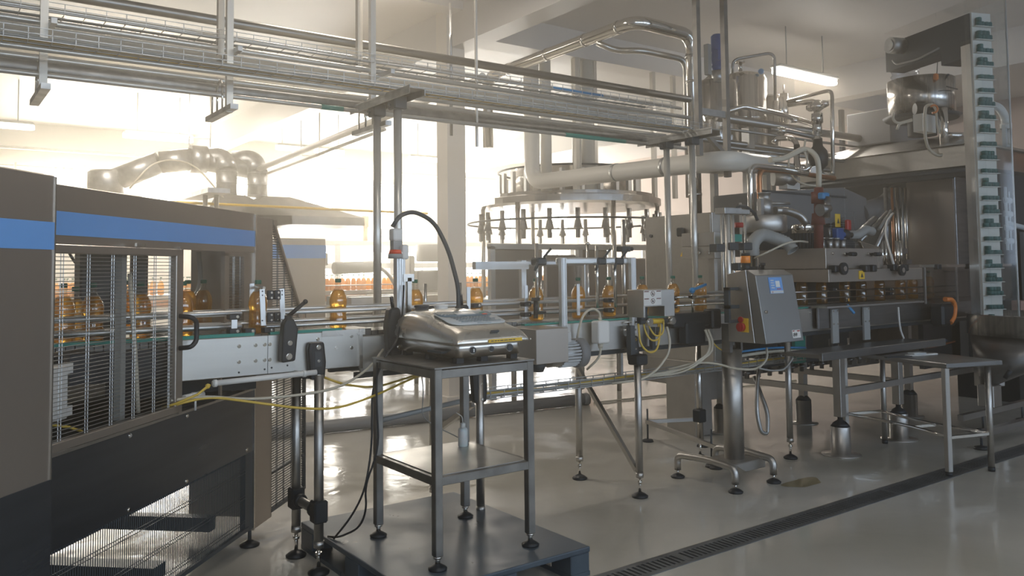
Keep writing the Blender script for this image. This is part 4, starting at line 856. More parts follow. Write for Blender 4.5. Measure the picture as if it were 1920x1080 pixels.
# low wire tray with cables
t = thing('low_wire_tray', 'low hanging wire tray with grey and yellow cables under the conveyor', 'cable tray', (4, 4.2, .76))
w = B(); x0, x1, zt = 2.66, 5.9, .765
for y in (4.02, 4.07, 4.12): w.beam((x0, y, zt-.03), (x1, y, zt-.03), .005)
for y in (4.02, 4.12):
    for z in (zt-.005, zt+.02): w.beam((x0, y, z), (x1, y, z), .005)
x = x0
while x < x1: w.beam((x, 4.02, zt-.03), (x, 4.12, zt-.03), .005); w.beam((x, 4.02, zt-.03), (x, 4.02, zt+.02), .005); w.beam((x, 4.12, zt-.03), (x, 4.12, zt+.02), .005); x += .10
w.o('wire_basket', M['galv'], t)
for k, (dy, mm) in enumerate(((.015, 'greycable'), (.035, 'yellowcable'), (.055, 'cream'), (.075, 'greycable'), (.085, 'yellowcable'))):
    B().tube([(x0+i*.3, 4.02+dy+.008*math.sin(i*2.1+k), zt-.018+.012*(k % 2)+.006*math.sin(i*1.3+k*2)) for i in range(11)], .0075, 8).o('cable', M[mm], t)
b = B()
for x in (2.7, 3.87, 5.0): b.box(x-.01, x+.01, 4.06, 4.08, zt-.03, .95)
b.each('hanger', M['galv'], t)
tag(B().cyl((2.0, 3.98, .70), (2.62, 3.98, .76), .014, 10).o('conduit', M['grey']), 'grey conduit rising behind the stand to the black bracket', 'conduit')

# thick grey pipe lying on the floor
tag(B().cyl((1.0, 7.45, .062), (5.95, 6.88, .062), .06, 22).cyl((5.95, 6.88, .062), (6.02, 6.872, .062), .066, 22).o('floor_pipe', M['greymid']), 'thick grey pipe lying on the floor behind the conveyor', 'pipe')
tag(B().cyl((6.10, 6.86, .012), (9.3, 6.5, .012), .010, 8).o('floor_hose', M['cream']), 'pale hose lying on the floor right of the thick grey pipe', 'hose')
def ray_at(u, v, **k):   # a measured sight line of the photograph met with a plane of the hall
    x = (u-960)/F; y = -(v-CYV)/F; d = CR*x+CU*y+_f
    if 'z' in k: t_ = (k['z']-H)/d.z
    elif 'x' in k: t_ = k['x']/d.x
    elif 'y' in k: t_ = k['y']/d.y
    else: t_ = k['t']
    return (t_*d.x, t_*d.y, H+t_*d.z)
R = ray_at
# ------------------------------------------------------------------ control console on its pedestal
t = thing('control_console', 'stainless control console with blue display plate, red isolator and amber beacon', 'control panel', (4.76, 3.6, .1))
pr_ = [(3.72, .99), (3.455, .985), (3.41, .985), (3.475, 1.438), (3.55, 1.478), (3.72, 1.45)]
rear = [(3.72, .985), (3.50, .985), (3.56, 1.478), (3.72, 1.448)]
front = [(3.493, .985), (3.405, .985), (3.478, 1.440), (3.552, 1.478)]
B().ext([(4.56, y, z) for y, z in rear], (.41, 0, 0)).o('box_body', M['steel_sat'], t, bevel=.003)
B().ext([(4.565, y+.0, z) for y, z in [(3.50, .99), (3.493, .99), (3.552, 1.472), (3.56, 1.472)]], (.40, 0, 0)).o('gasket', M['black'], t)
dr = B().ext([(4.558, y, z) for y, z in front], (.414, 0, 0)).o('door', M['console'], t, bevel=.003)
def fy(z): return 3.405+(z-.985)*(.073/.455)
def plate(x0, x1, z0, z1, off, th, name, mm, par):
    b = B(); vs = []
    for o_ in (off, off+th):
        for (x, z) in ((x0, z0), (x1, z0), (x1, z1), (x0, z1)): vs.append((x, fy(z)-o_, z))
    return b._add(vs, [(3, 2, 1, 0), (4, 5, 6, 7), (0, 1, 5, 4), (1, 2, 6, 5), (2, 3, 7, 6), (3, 0, 4, 7)]).o(name, M[mm], par)
bp_ = plate(4.685, 4.83, 1.315, 1.425, 0, .004, 'display_plate', 'blue', dr)
plate(4.687, 4.828, 1.317, 1.335, .004, .0008, 'pale_strip', 'keylight', bp_)
plate(4.755, 4.80, 1.358, 1.400, .004, .0012, 'display', 'screen', bp_)
def marks(x0, z0, rows, w, step, h, mm, par, name='print_marks', n=5):
    b = B(); rg = random.Random(3)
    for r in range(rows):
        x = x0
        for k in range(n):
            q = w/n; z = z0-r*step
            b._add([(x+a*q*.72, fy(z+c*h)-.0052-e, z+c*h) for e in (0, .0004) for a, c in ((0, 0), (1, rg.choice((0, 0, .3))), (1, 1), (0, rg.choice((1, .7))))], [(3, 2, 1, 0), (4, 5, 6, 7), (0, 1, 5, 4), (1, 2, 6, 5), (2, 3, 7, 6), (3, 0, 4, 7)]); x += q
    b.o(name, M[mm], par)
marks(4.703, 1.400, 4, .036, .0165, .008, 'screen', bp_)
marks(4.762, 1.342, 1, .045, .0165, .006, 'beacon_red', bp_, n=6)
plate(4.706, 4.712, 1.320, 1.330, .0049, .0008, 'red_mark', 'red', bp_)
sp = plate(4.855, 4.945, 1.008, 1.062, 0, .0015, 'sign_plate', 'white', dr)
b = B()
for x in (4.872, 4.895):
    z = 1.03; b.tube([(x+.009*math.cos(a*PI/6), fy(z)-.003, z+.013*math.sin(a*PI/6)) for a in range(13)], .0013, 5); b.beam((x-.005, fy(z)-.003, z-.008), (x+.005, fy(z)-.003, z+.008), .003)
b.o('pictogram', M['graphite'], sp)
b = B().box(4.912, 4.94, fy(1.055)-.003, fy(1.055)-.001, 1.050, 1.058).box(4.862, 4.88, fy(1.055)-.003, fy(1.055)-.001, 1.052, 1.058); b.o('sign_header', M['red'], sp)
B().cyl((4.60, fy(1.195), 1.195), (4.60, fy(1.195)-.014, 1.195), .011, 14).o('door_lock', M['chrome'], dr)
ip = B().box(4.553, 4.558, 3.545, 3.605, 1.055, 1.15).o('isolator_plate', M['yellow'], t)
B().cyl((4.553, 3.595, 1.09), (4.525, 3.595, 1.09), .030, 20).beam((4.53, 3.595, 1.062), (4.53, 3.595, 1.118), .022).cyl((4.55, 3.60, 1.14), (4.54, 3.60, 1.14), .02, 16).o('isolator_knob', M['red'], ip)
bb = B().cyl((4.64, 3.62, 1.465), (4.64, 3.62, 1.525), .032, 20).cyl((4.64, 3.62, 1.575), (4.64, 3.62, 1.595), .032, 20).o('beacon_base', M['black'], t)
B().lathe((4.64, 3.62, 1.525), [(.031, 0), (.033, .004), (.033, .046), (.031, .05)], 20).o('beacon_lens', M['beacon_amber'], bb)
B().lathe((4.80, 3.6, 1.475), [(.012, 0), (.012, .03), (.02, .032), (.02, .05)], 12).tube([(4.79, 3.6, 1.47), (4.76, 3.6, 1.51), (4.745, 3.6, 1.49), (4.73, 3.6, 1.47)], .005, 6).o('key_switch', M['black'], t)
px, py = 4.69, 3.80
pl = B().cyl((px, py, .155), (px, py, .92), .070, 28).o('pole', M['steel_sat'], t)
B().cyl((px, py, .92), (px, py, 1.0), .03, 14).box(px-.08, px-.05, py-.05, py+.02, .90, 1.1).box(px+.04, px+.06, py-.05, py+.02, .90, 1.02).o('pole_neck', M['steel_dk'], t)
B().box(px-.17, px+.17, py-.13, py+.13, .125, .155).ext([(px-.17, py-.135, .155), (px+.17, py-.135, .155), (px+.17, py-.135, .09), (px-.05, py-.135, .09)], (0, .008, 0)).o('base_plate', M['steel_sat'], t, bevel=.004)
for x in (4.435, 4.845):
    b = B().tube([(x, 3.59, .055), (x, 3.59, .16), (x+.005, 3.84, .175) , (x, 4.10, .16), (x, 4.10, .055)], .0245, 16, .09, 6).o('leg_tube', M['steel_sat'], t)
    for y in (3.59, 4.10):
        B().cyl((x, y, .02), (x, y, .06), .009, 8).o('spindle', M['chrome'], b); B().lathe((x, y, 0), [(.048, 0), (.05, .010), (.032, .022), (.012, .03)], 18).o('foot', M['black'], b)
tag(B().box(4.45, 4.56, 3.62, 3.66, 1.12, 1.14).box(4.45, 4.47, 3.62, 3.66, 1.14, 1.36).box(4.45, 4.56, 3.62, 3.66, 1.34, 1.36).box(4.45, 4.56, 3.62, 3.66, 1.215, 1.24).o('side_bracket', M['graphite'], loc=(4.5, 3.64, 1.2)), 'angular steel bracket left of the control console', 'bracket')
# cluster of rods and clamps rising behind the console
t = thing('rod_cluster', 'cluster of upright rods with clamps behind the control console', 'frame', (5.0, 4.05, 1))
for (u, y, v0, r) in ((1353, 4.35, 400, .012), (1363, 4.1, 395, .022), (1373, 4.12, 395, .014), (1396, 4.35, 400, .010), (1388, 4.5, 380, .012)):
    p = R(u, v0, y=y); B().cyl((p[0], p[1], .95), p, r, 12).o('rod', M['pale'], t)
p = R(1372, 400, y=4.1)
B().box(p[0]-.14, p[0]+.06, 4.05, 4.15, p[2]-.01, p[2]+.04).box(p[0]+.06, p[0]+.2, 4.08, 4.16, p[2]-.005, p[2]+.035).o('top_clamp', M['galv'], t, bevel=.004)
for (u, v) in ((1370, 462), (1396, 462), (1345, 465), (1385, 500)):
    p = R(u, v, y=4.1); B().box(p[0]-.05, p[0]+.05, 4.06, 4.14, p[2]-.03, p[2]+.03).o('rod_clamp', M['graphite'], t, bevel=.006)
p = R(1378, 422, y=4.3); B().cyl(p, (p[0]+.05, p[1]-.04, p[2]), .022, 12).o('red_button', M['red'], t)
p = R(1380, 444, y=4.3); B().box(p[0]-.04, p[0]+.05, 4.28, 4.33, p[2]-.04, p[2]+.02).o('green_terminal', M['green'], t)
tag(B().tube([R(1378, 398, y=4.2), R(1385, 386, y=4.2), R(1400, 388, y=4.3), R(1415, 400, y=4.4), R(1420, 413, y=4.4)], .014, 8, .08, 4).o('hose', M['graphite']), 'dark hose arching from the rod cluster to the left blower', 'hose')

# ------------------------------------------------------------------ steel cabinets behind the conveyor
t = thing('electrical_cabinet', 'tall stainless electrical cabinet on a pillar behind the right steel posts', 'cabinet', (5.75, 5.1, 0))
B().box(5.62, 5.92, 4.73, 5.54, .66, 1.98).o('cabinet_body', M['steel_h'], t, bevel=.004)
B().box(5.612, 5.62, 4.745, 5.525, .675, 1.965).o('cabinet_door', M['steel_h'], t, bevel=.002)
B().box(5.57, 5.612, 5.03, 5.11, 1.78, 1.86).o('isolator', M['black'], t, bevel=.01)
B().cyl((5.612, 5.46, 1.80), (5.60, 5.46, 1.80), .016, 12).o('door_lock', M['graphite'], t)
y_ = 5.06; w_ = B().ext([(5.611, y_-.04, 1.60), (5.611, y_+.04, 1.60), (5.611, y_, 1.67)], (-.002, 0, 0)).o('warning_triangle', M['yellow'], t)
B().ext([(5.609, y_-.005, 1.62), (5.609, y_+.008, 1.64), (5.609, y_, 1.655)], (-.001, 0, 0)).o('lightning_mark', M['black'], w_)
B().box(5.60, 5.82, 4.95, 5.30, 0, .66).box(5.82, 6.0, 4.97, 5.1, .3, .66).o('pillar', M['steel_sat'], t, bevel=.004)
t = thing('terminal_boxes', 'two stacked stainless terminal boxes with knobs left of the console', 'box', (5.4, 4.6, 1.7))
for z0, z1 in ((1.675, 1.79), (1.57, 1.668)):
    x = B().box(5.30, 5.42, 4.44, 4.80, z0, z1).o('box_body', M['steel_sat'], t, bevel=.004)
    B().box(5.293, 5.30, 4.62, 4.625, z0, z1).o('door_joint', M['graphite'], x)
for y, z in ((4.63, 1.70), (4.63, 1.648), (4.60, 1.62), (4.50, 1.615)): B().cyl((5.30, y, z), (5.275, y, z), .017, 12).o('knob', M['chrome'], t)
B().box(5.36, 5.40, 4.50, 4.56, .95, 1.57).o('mast', M['steel_sat'], t)
t = thing('floor_frame', 'low steel frame with levelling screws on the floor left of the console pedestal', 'frame', (5.0, 4.7, 0))
B().beam((4.84, 4.08, .16), (5.14, 5.10, .17), .03).beam((5.14, 5.10, .17), (5.55, 4.9, .17), .03).o('rail', M['steel_sat'], t)
for x, y in ((5.14, 5.09), (5.35, 4.66), (4.86, 4.15)):
    b = B().cyl((x, y, .02), (x, y, .28), .008, 8).o('levelling_screw', M['graphite'], t); B().lathe((x, y, 0), [(.05, 0), (.045, .018), (.012, .024)], 14).o('foot', M['black'], b)
t = thing('upright_pair', 'pair of steel uprights with black sockets behind the console pole', 'support', (5.1, 4.4, 0))
for x, y in ((5.02, 4.40), (5.33, 4.30)):
    b = B().cyl((x, y, .13), (x, y, .96), .024, 14).o('upright', M['steel'], t)
    B().box(x-.04, x+.04, y-.04, y+.04, .28, .38).o('socket', M['black'], b, bevel=.008); B().cyl((x, y, .02), (x, y, .13), .010, 8).o('spindle', M['chrome'], b)
    B().lathe((x, y, 0), [(.05, 0), (.052, .01), (.03, .024), (.012, .03)], 16).o('foot', M['black'], b)

# ------------------------------------------------------------------ capping machine above the conveyor
t = thing('capping_machine', 'stainless capper hood over the bottles with black knobs and yellow sign', 'machine', (6.5, 4.2, 0))
B().box(6.0, 6.86, 3.88, 4.55, 1.475, 1.645).o('upper_hood', M['panelwarm'], t, bevel=.003)
B().box(5.97, 7.45, 3.84, 4.5, 1.365, 1.47).o('lower_hood', M['panelwarm'], t, bevel=.003)
B().ext([(6.78, 3.87, 1.47), (6.86, 3.87, 1.47), (7.1, 4.1, 1.47), (6.86, 4.1, 1.72), (6.80, 3.87, 1.66)], (0, .02, 0)).o('side_gusset', M['steel_sat'], t)
b = B()
for (x, z) in ((6.08, 1.6), (6.26, 1.6), (6.62, 1.6)): b.cyl((x, 3.88, z), (x, 3.86, z), .010, 10)
b.each('bolt', M['chrome'], t)
for (x, z) in ((6.30, 1.595), (6.68, 1.595)): B().cyl((x, 3.88, z), (x, 3.82, z), .013, 10).cyl((x-.03, 3.83, z), (x+.05, 3.83, z), .018, 12).o('black_knob', M['black'], t)
for (x, z) in ((6.04, 1.475), (6.49, 1.475), (6.60, 1.475), (6.93, 1.48), (7.12, 1.475)): B().box(x-.03, x+.03, 3.80, 3.87, z-.03, z+.028).o('hinge', M['black'], t, bevel=.008)
for (x, z) in ((6.10, 1.475), (7.0, 1.455)):
    k = B().lathe((0, 0, 0), [(.001, 0)], 3)
    k = B().cyl((x, 3.80, z), (x, 3.775, z), .050, 24).o('hand_wheel', M['black'], t); B().cyl((x, 3.774, z), (x, 3.770, z), .022, 18).o('wheel_hub', M['chrome'], k); B().cyl((x, 3.87, z), (x, 3.8, z), .012, 10).o('spindle', M['black'], k)
sg = B().box(6.405, 6.485, 3.834, 3.84, 1.385, 1.455).o('yellow_sign', M['yellow'], t)
B().ext([(6.425, 3.833, 1.40), (6.465, 3.833, 1.40), (6.445, 3.833, 1.438)], (0, .001, 0)).o('sign_mark', M['graphite'], sg)
B().box(5.95, 9.0, 3.93, 3.95, .985, 1.165).o('apron', M['steel_dk'], t, bevel=.002)
rp = B(); xs_ = [5.9]+[k*4.6/4.2+.012 for k in (6.125, 6.415, 6.77, 7.04, 7.35)]+[8.4]  # dark sheet added behind the bottles, slit so backlight catches their edges
for a_, c_ in zip(xs_, xs_[1:]): rp.box(a_+(.045 if a_ > 6 else 0), c_, 4.58, 4.60, .97, 1.50)
rp.o('slit_dark_panel', M['graphite'], t)
B().box(5.95, 7.5, 3.85, 4.0, 1.155, 1.17).o('front_edge', M['steel_sat'], t)
for x in (5.80+.35, 6.62):
    b = B().box(x-.045, x+.045, 3.905, 3.925, .86, 1.14).o('flat_bracket', M['grey'], t, bevel=.002)
    s_ = B()
    for dx in (-.03, .03):
        for z in (1.125, 1.02): s_.hexb((x+dx, 3.905, z), (0, -1, 0), .006, .005)
    s_.each('bracket_bolt', M['chrome'], b, 2)
B().box(5.9, 9.0, 4.05, 4.35, .96, .985).o('bed', M['graphite'], t)
t_cap = t
t = thing('guard_tunnel', 'smoky clear guard sheet with dark clips right of the capper hood', 'guard', (8.0, 3.95, 1.2))
B().box(7.48, 9.3, 3.85, 3.857, 1.14, 1.475).o('clear_sheet', M['plexi2'], t)
B().box(7.45, 9.3, 3.845, 3.865, 1.475, 1.50).o('top_rail', M['steel'], t)
for x in (7.5, 8.1, 8.75): B().box(x-.012, x+.012, 3.84, 3.85, 1.14, 1.475).o('strip', M['galv'], t)
for x in (7.75, 8.35, 8.9): B().box(x-.035, x+.035, 3.825, 3.87, 1.455, 1.505).o('clip', M['black'], t, bevel=.006)
B().box(7.45, 9.6, 4.40, 4.43, 1.0, 1.5).o('rear_sheet', M['panelwarm'], t)
# motors, blower and hoses on top of the capper
t = thing('blower', 'drum shaped blower with cylinder on top at the left of the plenum', 'blower', (6.15, 4.55, 1.7))
B().lathe((6.10, 4.55, 1.80), [(.19, 0), (.20, .01), (.20, .14), (.19, .15)], 30).o('drum', M['steel_sat'], t)
B().lathe((6.12, 4.55, 1.95), [(.07, 0), (.07, .13), (.05, .14), (.05, .20), (.06, .2), (.06, .21)], 20).box(6.0, 6.04, 4.5, 4.54, 1.95, 2.1).cyl((6.12, 4.5, 2.06), (6.28, 4.4, 2.06), .012, 8).o('cylinder', M['galv'], t)
B().tube([(6.2, 4.5, 2.0), (6.35, 4.48, 2.0), (6.5, 4.45, 1.96), (6.55, 4.42, 1.88)], .035, 12, .06, 4).o('outlet_pipe', M['steel_sat'], t)
B().cyl((6.10, 4.55, 1.64), (6.10, 4.55, 1.80), .15, 20).o('pedestal', M['graphite'], t)
t = thing('motor', 'round motor with polished cap and dark ribbed body on the capper', 'motor', (6.62, 4.5, 1.65))
B().lathe((6.60, 4.50, 1.80), [(.105, 0), (.105, .07), (.10, .082)], 26).o('cap', M['chrome'], t)
b = B().cyl((6.60, 4.50, 1.65), (6.60, 4.50, 1.80), .09, 22)
for k in range(20): a = 2*PI*k/20; b.beam((6.60+.097*math.cos(a), 4.5+.097*math.sin(a), 1.65), (6.60+.097*math.cos(a), 4.5+.097*math.sin(a), 1.80), .012)
b.o('ribbed_body', M['graphite'], t)
def corrug(pts, r, label, mm='grey', pitch=.022):
    b = B(); P = [Vector(p) for p in pts]; Q = []
    for i in range(len(P)-1):           # smooth through the points (Catmull-Rom)
        p0, p1, p2, p3 = P[max(i-1, 0)], P[i], P[i+1], P[min(i+2, len(P)-1)]
        n = max(2, int((p2-p1).length/(pitch/2)))
        for k in range(n):
            s = k/n; Q.append(.5*((2*p1)+(p2-p0)*s+(2*p0-5*p1+4*p2-p3)*s*s+(3*p1-p0-3*p2+p3)*s**3))
    Q.append(P[-1]); seg = 14; a = (Q[1]-Q[0]).orthogonal().normalized(); vs = []
    for i, p in enumerate(Q):
        T = (Q[min(i+1, len(Q)-1)]-Q[max(i-1, 0)]).normalized(); a = (a-T*a.dot(T)).normalized(); c = T.cross(a); rr = r*(1 if i % 2 else .88)
        vs += [p+(a*math.cos(2*PI*k/seg)+c*math.sin(2*PI*k/seg))*rr for k in range(seg)]
    b._add(vs, [(i*seg+k, i*seg+(k+1) % seg, (i+1)*seg+(k+1) % seg, (i+1)*seg+k) for i in range(len(Q)-1) for k in range(seg)], True)
    return tag(b.o('corrugated_hose', M[mm]), label, 'hose')
corrug([R(1412, 480, y=4.25), R(1413, 455, y=4.25), R(1428, 441, y=4.25), R(1450, 446, y=4.25), R(1475, 456, y=4.2), R(1487, 470, y=4.15)], .055, 'thick corrugated hose arching over the left of the capper hood')
corrug([R(1592, 441, y=4.35), R(1608, 440, y=4.3), R(1622, 432, y=4.3), R(1634, 434, y=4.35)], .045, 'short ribbed hose below the plenum outlet at the right')
tag(B().tube([R(1415, 484, y=4.2), R(1428, 478, y=4.1), R(1478, 454, y=4.0), R(1500, 452, y=4.0), R(1514, 454, y=4.1)], .008, 8, .1, 4).o('air_line', M['cream']), 'thin pale air line rising across the front of the corrugated hose', 'hose')
b = B()
t = thing('bottle_clamp_unit', 'wire guard with yellow sign, blue valve and red handle under the plenum', 'guard', (6.7, 4.45, 1.7))
g = B(); z = 1.70
while z < 2.02: g.beam((6.62+.25, 4.40, z), (7.35, 4.40, z), .004); z += .022
for x in (6.9, 7.1, 7.3): g.beam((x, 4.40, 1.68), (x, 4.40, 2.02), .005)
g.o('wire_guard', M['greymid'], t)
p = R(1570, 413, y=4.38); s_ = B().box(p[0]-.045, p[0]+.04, 4.37, 4.38, p[2]-.065, p[2]+.06).o('yellow_sign', M['yellow'], t, bevel=.01); B().ext([(p[0]-.022, 4.369, p[2]-.03), (p[0]+.018, 4.369, p[2]-.03), (p[0]-.002, 4.369, p[2]+.02)], (0, .001, 0)).o('sign_mark', M['graphite'], s_)
p = R(1572, 440, y=4.3); B().box(p[0]-.06, p[0]+.05, 4.27, 4.33, p[2]-.05, p[2]+.06).cyl((p[0]+.02, 4.3, p[2]), (p[0]+.14, 4.3, p[2]), .03, 12).o('blue_valve', M['bluepaint'], t, bevel=.01)
p = R(1585, 440, y=4.3); B().ball(p, .05, 12).cyl(p, (p[0]+.1, p[1], p[2]), .025, 10).o('black_elbow', M['black'], t)
p = R(1590, 422, y=4.3); B().box(p[0]-.03, p[0]+.03, 4.28, 4.32, p[2]-.05, p[2]+.05).o('red_handle', M['red'], t, bevel=.01)
for u in (1541, 1556, 1568, 1580):
    p = R(u, 466, y=4.3); B().cyl((p[0], 4.3, 1.64), (p[0], 4.3, 1.74), .028, 12).cyl((p[0], 4.3, 1.74), (p[0], 4.3, 1.755), .036, 12).cyl((p[0], 4.3, 1.755), (p[0], 4.3, 1.84), .010, 8).o('air_cylinder', M['galv'], t)
# plenum box with side pipe
t = thing('extraction_plenum', 'big grey tapered extraction plenum with short round outlet on the right', 'duct', (7.4, 4.9, 2))
a0, a1, a2 = R(1420, 361, y=4.9), R(1582, 349, y=4.9), R(1628, 372, y=5.6)
b0, b1, b2 = R(1424, 418, y=4.9), R(1515, 413, y=4.9), R(1580, 392, y=4.9)
P = [(6.49, 2.215), (7.95, 2.33), (7.95, 2.02), (7.75, 1.95), (7.25, 1.88), (6.95, 1.86), (6.50, 1.89)]
B().ext([(x, 4.9, z) for x, z in P], (0, .55, 0)).o('front_body', M['greymid'], t, bevel=.012, bseg=2)
Q = B()
f1 = [(7.95, 4.9, 2.33), (7.95, 4.9, 1.98), (8.15, 4.9, 1.78), (8.42, 4.92, 1.80), (8.42, 4.92, 2.24)]
Q.ext(f1, (0, .5, 0)).o('side_body', M['greymid'], t, bevel=.012)
B().cyl((8.38, 5.0, 2.06), (8.85, 4.95, 2.16), .125, 24).cyl((8.84, 4.95, 2.155), (9.05, 4.92, 2.30), .125, 24).o('outlet_pipe', M['greymid'], t)
B().box(6.47, 7.97, 4.885, 4.90, 2.215, 2.235).o('top_flange', M['graphite'], t)
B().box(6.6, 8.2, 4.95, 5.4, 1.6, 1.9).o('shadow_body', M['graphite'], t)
b = B()
tag(B().tube([R(1535, 352, y=4.2), R(1535, 470, y=4.2)], .040, 14).cyl((6.40, 4.2, 2.05), (6.40, 4.2, 2.15), .055, 14).cyl((6.395, 4.2, 1.86), (6.395, 4.2, 1.96), .06, 14, .05).o('red_brown_hose', M['redbrown']), 'red brown upright hose with collars in front of the plenum', 'hose')
p = R(1537, 394, y=4.1); tag(B().cyl(p, (p[0]+.12, p[1]-.02, p[2]+.02), .055, 14, .03).cyl((p[0]+.1, p[1], p[2]-.06), (p[0]+.12, p[1], p[2]+.12), .03, 12).o('pipe_fitting', M['steel_dk']), 'polished fitting against the red brown hose', 'fitting')
p = R(1540, 367, y=4.12); tag(B().box(p[0], p[0]+.1, 4.1, 4.16, p[2]-.03, p[2]+.03).o('blue_valve_handle', M['bluecable'], bevel=.01), 'small blue handle on the red brown hose', 'handle')
corr = tag(B().tube([R(1444, 300, y=4.3), R(1470, 298, y=4.3), R(1490, 287, y=4.3), R(1505, 279, y=4.3), R(1520, 282, y=4.25), R(1532, 295, y=4.2), R(1536, 320, y=4.2), R(1535, 352, y=4.2)], .024, 12, .12, 4).o('hose', M['cream']), 'beige hose arching above the plenum into the red brown hose', 'hose')
# hanging strips and tubes right of the plenum
t = thing('tube_bundle', 'bundle of shiny guide tubes and slanted hoses beside the plenum outlet', 'tubes', (8.3, 4.5, 1.6))
for u, mm, r in ((1672, 'copper', .014), (1681, 'steel', .02), (1690, 'galv', .012), (1697, 'steel', .016), (1706, 'steel_dk', .03), (1660, 'steel_dk', .02)):
    p = R(u, 352, y=4.75); q = R(u, 505, y=4.75); B().cyl(p, (p[0], p[1], 1.45), r, 10).o('guide_tube', M[mm], t)
for (u0, v0, u1, v1, mm, r) in ((1672, 400, 1640, 470, 'alu', .018), (1664, 398, 1612, 452, 'galv', .02), (1678, 392, 1630, 486, 'steel', .012), (1640, 410, 1600, 445, 'galv', .03), (1670, 395, 1648, 430, 'greycable', .014)):
    B().cyl(R(u0, v0, y=4.5), R(u1, v1, y=4.35), r, 10).o('slanted_tube', M[mm], t)
for (u, v) in ((1655, 460), (1665, 480), (1692, 470), (1700, 490)): p = R(u, v, y=4.5); B().box(p[0]-.05, p[0]+.05, 4.47, 4.55, p[2]-.03, p[2]+.02).o('fixing', M['steel_dk'], t)
b = B()
for u in (1655, 1662, 1683, 1690): p = R(u, 505, y=4.45); b.cyl((p[0], p[1], 1.46), (p[0], p[1], 1.75), .018, 12)
b.each('air_cylinder', M['chrome'], t)
tag(B().tube([R(1674, 400, y=4.4), R(1662, 415, y=4.3), R(1660, 440, y=4.2), R(1668, 470, y=4.0), R(1677, 500, y=3.85)], .010, 8, .1, 4).o('air_line', M['white']), 'white air line dropping to the right hand wheel', 'hose')

# ------------------------------------------------------------------ rinser/filler block with hood at the right
t = thing('filling_machine', 'large filler enclosure with shallow metal hood and dark steel column', 'machine', (9.6, 4.8, 0))
B().box(9.0, 9.5, 4.25, 4.78, 1.42, 2.44).o('column', M['steel_dk'], t, bevel=.004)
B().box(8.97, 9.0, 4.26, 4.77, 1.43, 2.42).o('column_door', M['panelwarm'], t)
B().ext([(8.6, 6.0, 2.72), (8.6, 3.9, 2.72), (8.6, 3.9, 2.50), (8.6, 6.0, 2.50)], (2.4, 0, 0)).o('roof_band', M['steel_h'], t, bevel=.004)
hv = [(8.55, 3.85, 2.72), (11.1, 3.85, 2.72), (11.1, 6.1, 2.72), (8.55, 6.1, 2.72), (9.2, 4.4, 2.93), (10.6, 4.4, 2.93), (10.6, 5.5, 2.93), (9.2, 5.5, 2.93)]
B()._add(hv, [(3, 2, 1, 0), (4, 5, 6, 7), (0, 1, 5, 4), (1, 2, 6, 5), (2, 3, 7, 6), (3, 0, 4, 7)]).o('hood', M['steel_sat'], t)
B().box(8.62, 8.66, 3.9, 6.0, 2.40, 2.50).cyl((8.6, 3.9, 2.46), (8.6, 6.0, 2.46), .02, 10).o('lower_rail', M['graphite'], t)
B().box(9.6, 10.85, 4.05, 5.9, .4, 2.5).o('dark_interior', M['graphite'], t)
B().box(9.2, 9.6, 4.45, 5.6, .35, 1.0).box(8.35, 9.2, 5.0, 5.5, .45, 1.02).o('lower_body', M['panelwarm'], t, bevel=.006)
B().box(7.9, 8.6, 4.95, 5.0, .42, .95).o('access_panel', M['steel_sat'], t)
B().box(8.6, 9.4, 4.45, 4.5, .40, .97).o('access_panel', M['panel_navy'], t)
# sorting bowl, boxes and bits above the hood
t = thing('cap_sorter', 'shiny round cap sorting bowl with motor and hoses above the filler hood', 'bowl', (9.05, 4.67, 2.93))
bc = R(1727, 190, t=9.1)
B().lathe((bc[0], bc[1], 3.15), [(.28, 0), (.345, .03), (.345, .40), (.335, .40), (.32, .1), (.001, .1)], 40).o('bowl', M['steel_v'], t)
B().lathe((bc[0], bc[1], 3.11), [(.37, 0), (.40, .035)], 32).o('base_plate', M['graphite'], t)
B().cyl((bc[0], bc[1], 2.93), (bc[0], bc[1], 3.17), .15, 22).cyl((bc[0]-.15, bc[1]-.25, 3.05), (bc[0]-.02, bc[1]-.1, 3.05), .09, 18).o('motor', M['graphite'], t)
p = R(1738, 204, t=8.7); B().cyl(p, (p[0]-.1, p[1]+.08, p[2]), .06, 16).o('dark_motor', M['black'], t)
p = R(1770, 250, t=8.6); B().cyl((p[0], p[1], 2.72), (p[0], p[1], 3.15), .045, 14).cyl((p[0]-.02, p[1], 2.86), (p[0]+.25, p[1]-.15, 2.86), .03, 12).o('chrome_leg', M['chrome'], t)
p0 = R(1693, 218, t=8.8); p1 = R(1752, 250, t=8.8); B().box(min(p0[0], p1[0]), max(p0[0], p1[0]), 4.35, 4.45, p1[2], p0[2]).o('cream_panel', M['belt'], t)
b = B(); b.tube([R(1675, 212, t=8.6), R(1674, 225, t=8.6), R(1684, 232, t=8.6), R(1710, 224, t=8.6)], .014, 8, .05, 4)
b.tube([R(1682, 243, t=8.6), R(1686, 232, t=8.6), R(1710, 226, t=8.6)], .014, 8, .05, 4)
b.tube([R(1748, 196, t=8.5), R(1736, 198, t=8.5), R(1734, 215, t=8.5), R(1735, 260, t=8.5), R(1742, 282, t=8.5), R(1760, 293, t=8.5), R(1772, 288, t=8.5)], .016, 8, .08, 5)
b.tube([R(1748, 196, t=8.5), R(1755, 205, t=8.5), R(1757, 235, t=8.5), R(1762, 250, t=8.5)], .012, 8, .08, 5); b.o('hose', M['cream'], t)
B().tube([R(1745, 200, t=8.45), R(1752, 196, t=8.45), R(1759, 202, t=8.45), R(1757, 210, t=8.45), R(1748, 212, t=8.45)], .010, 8, .03, 4).o('orange_hose', M['orangecable'], t)
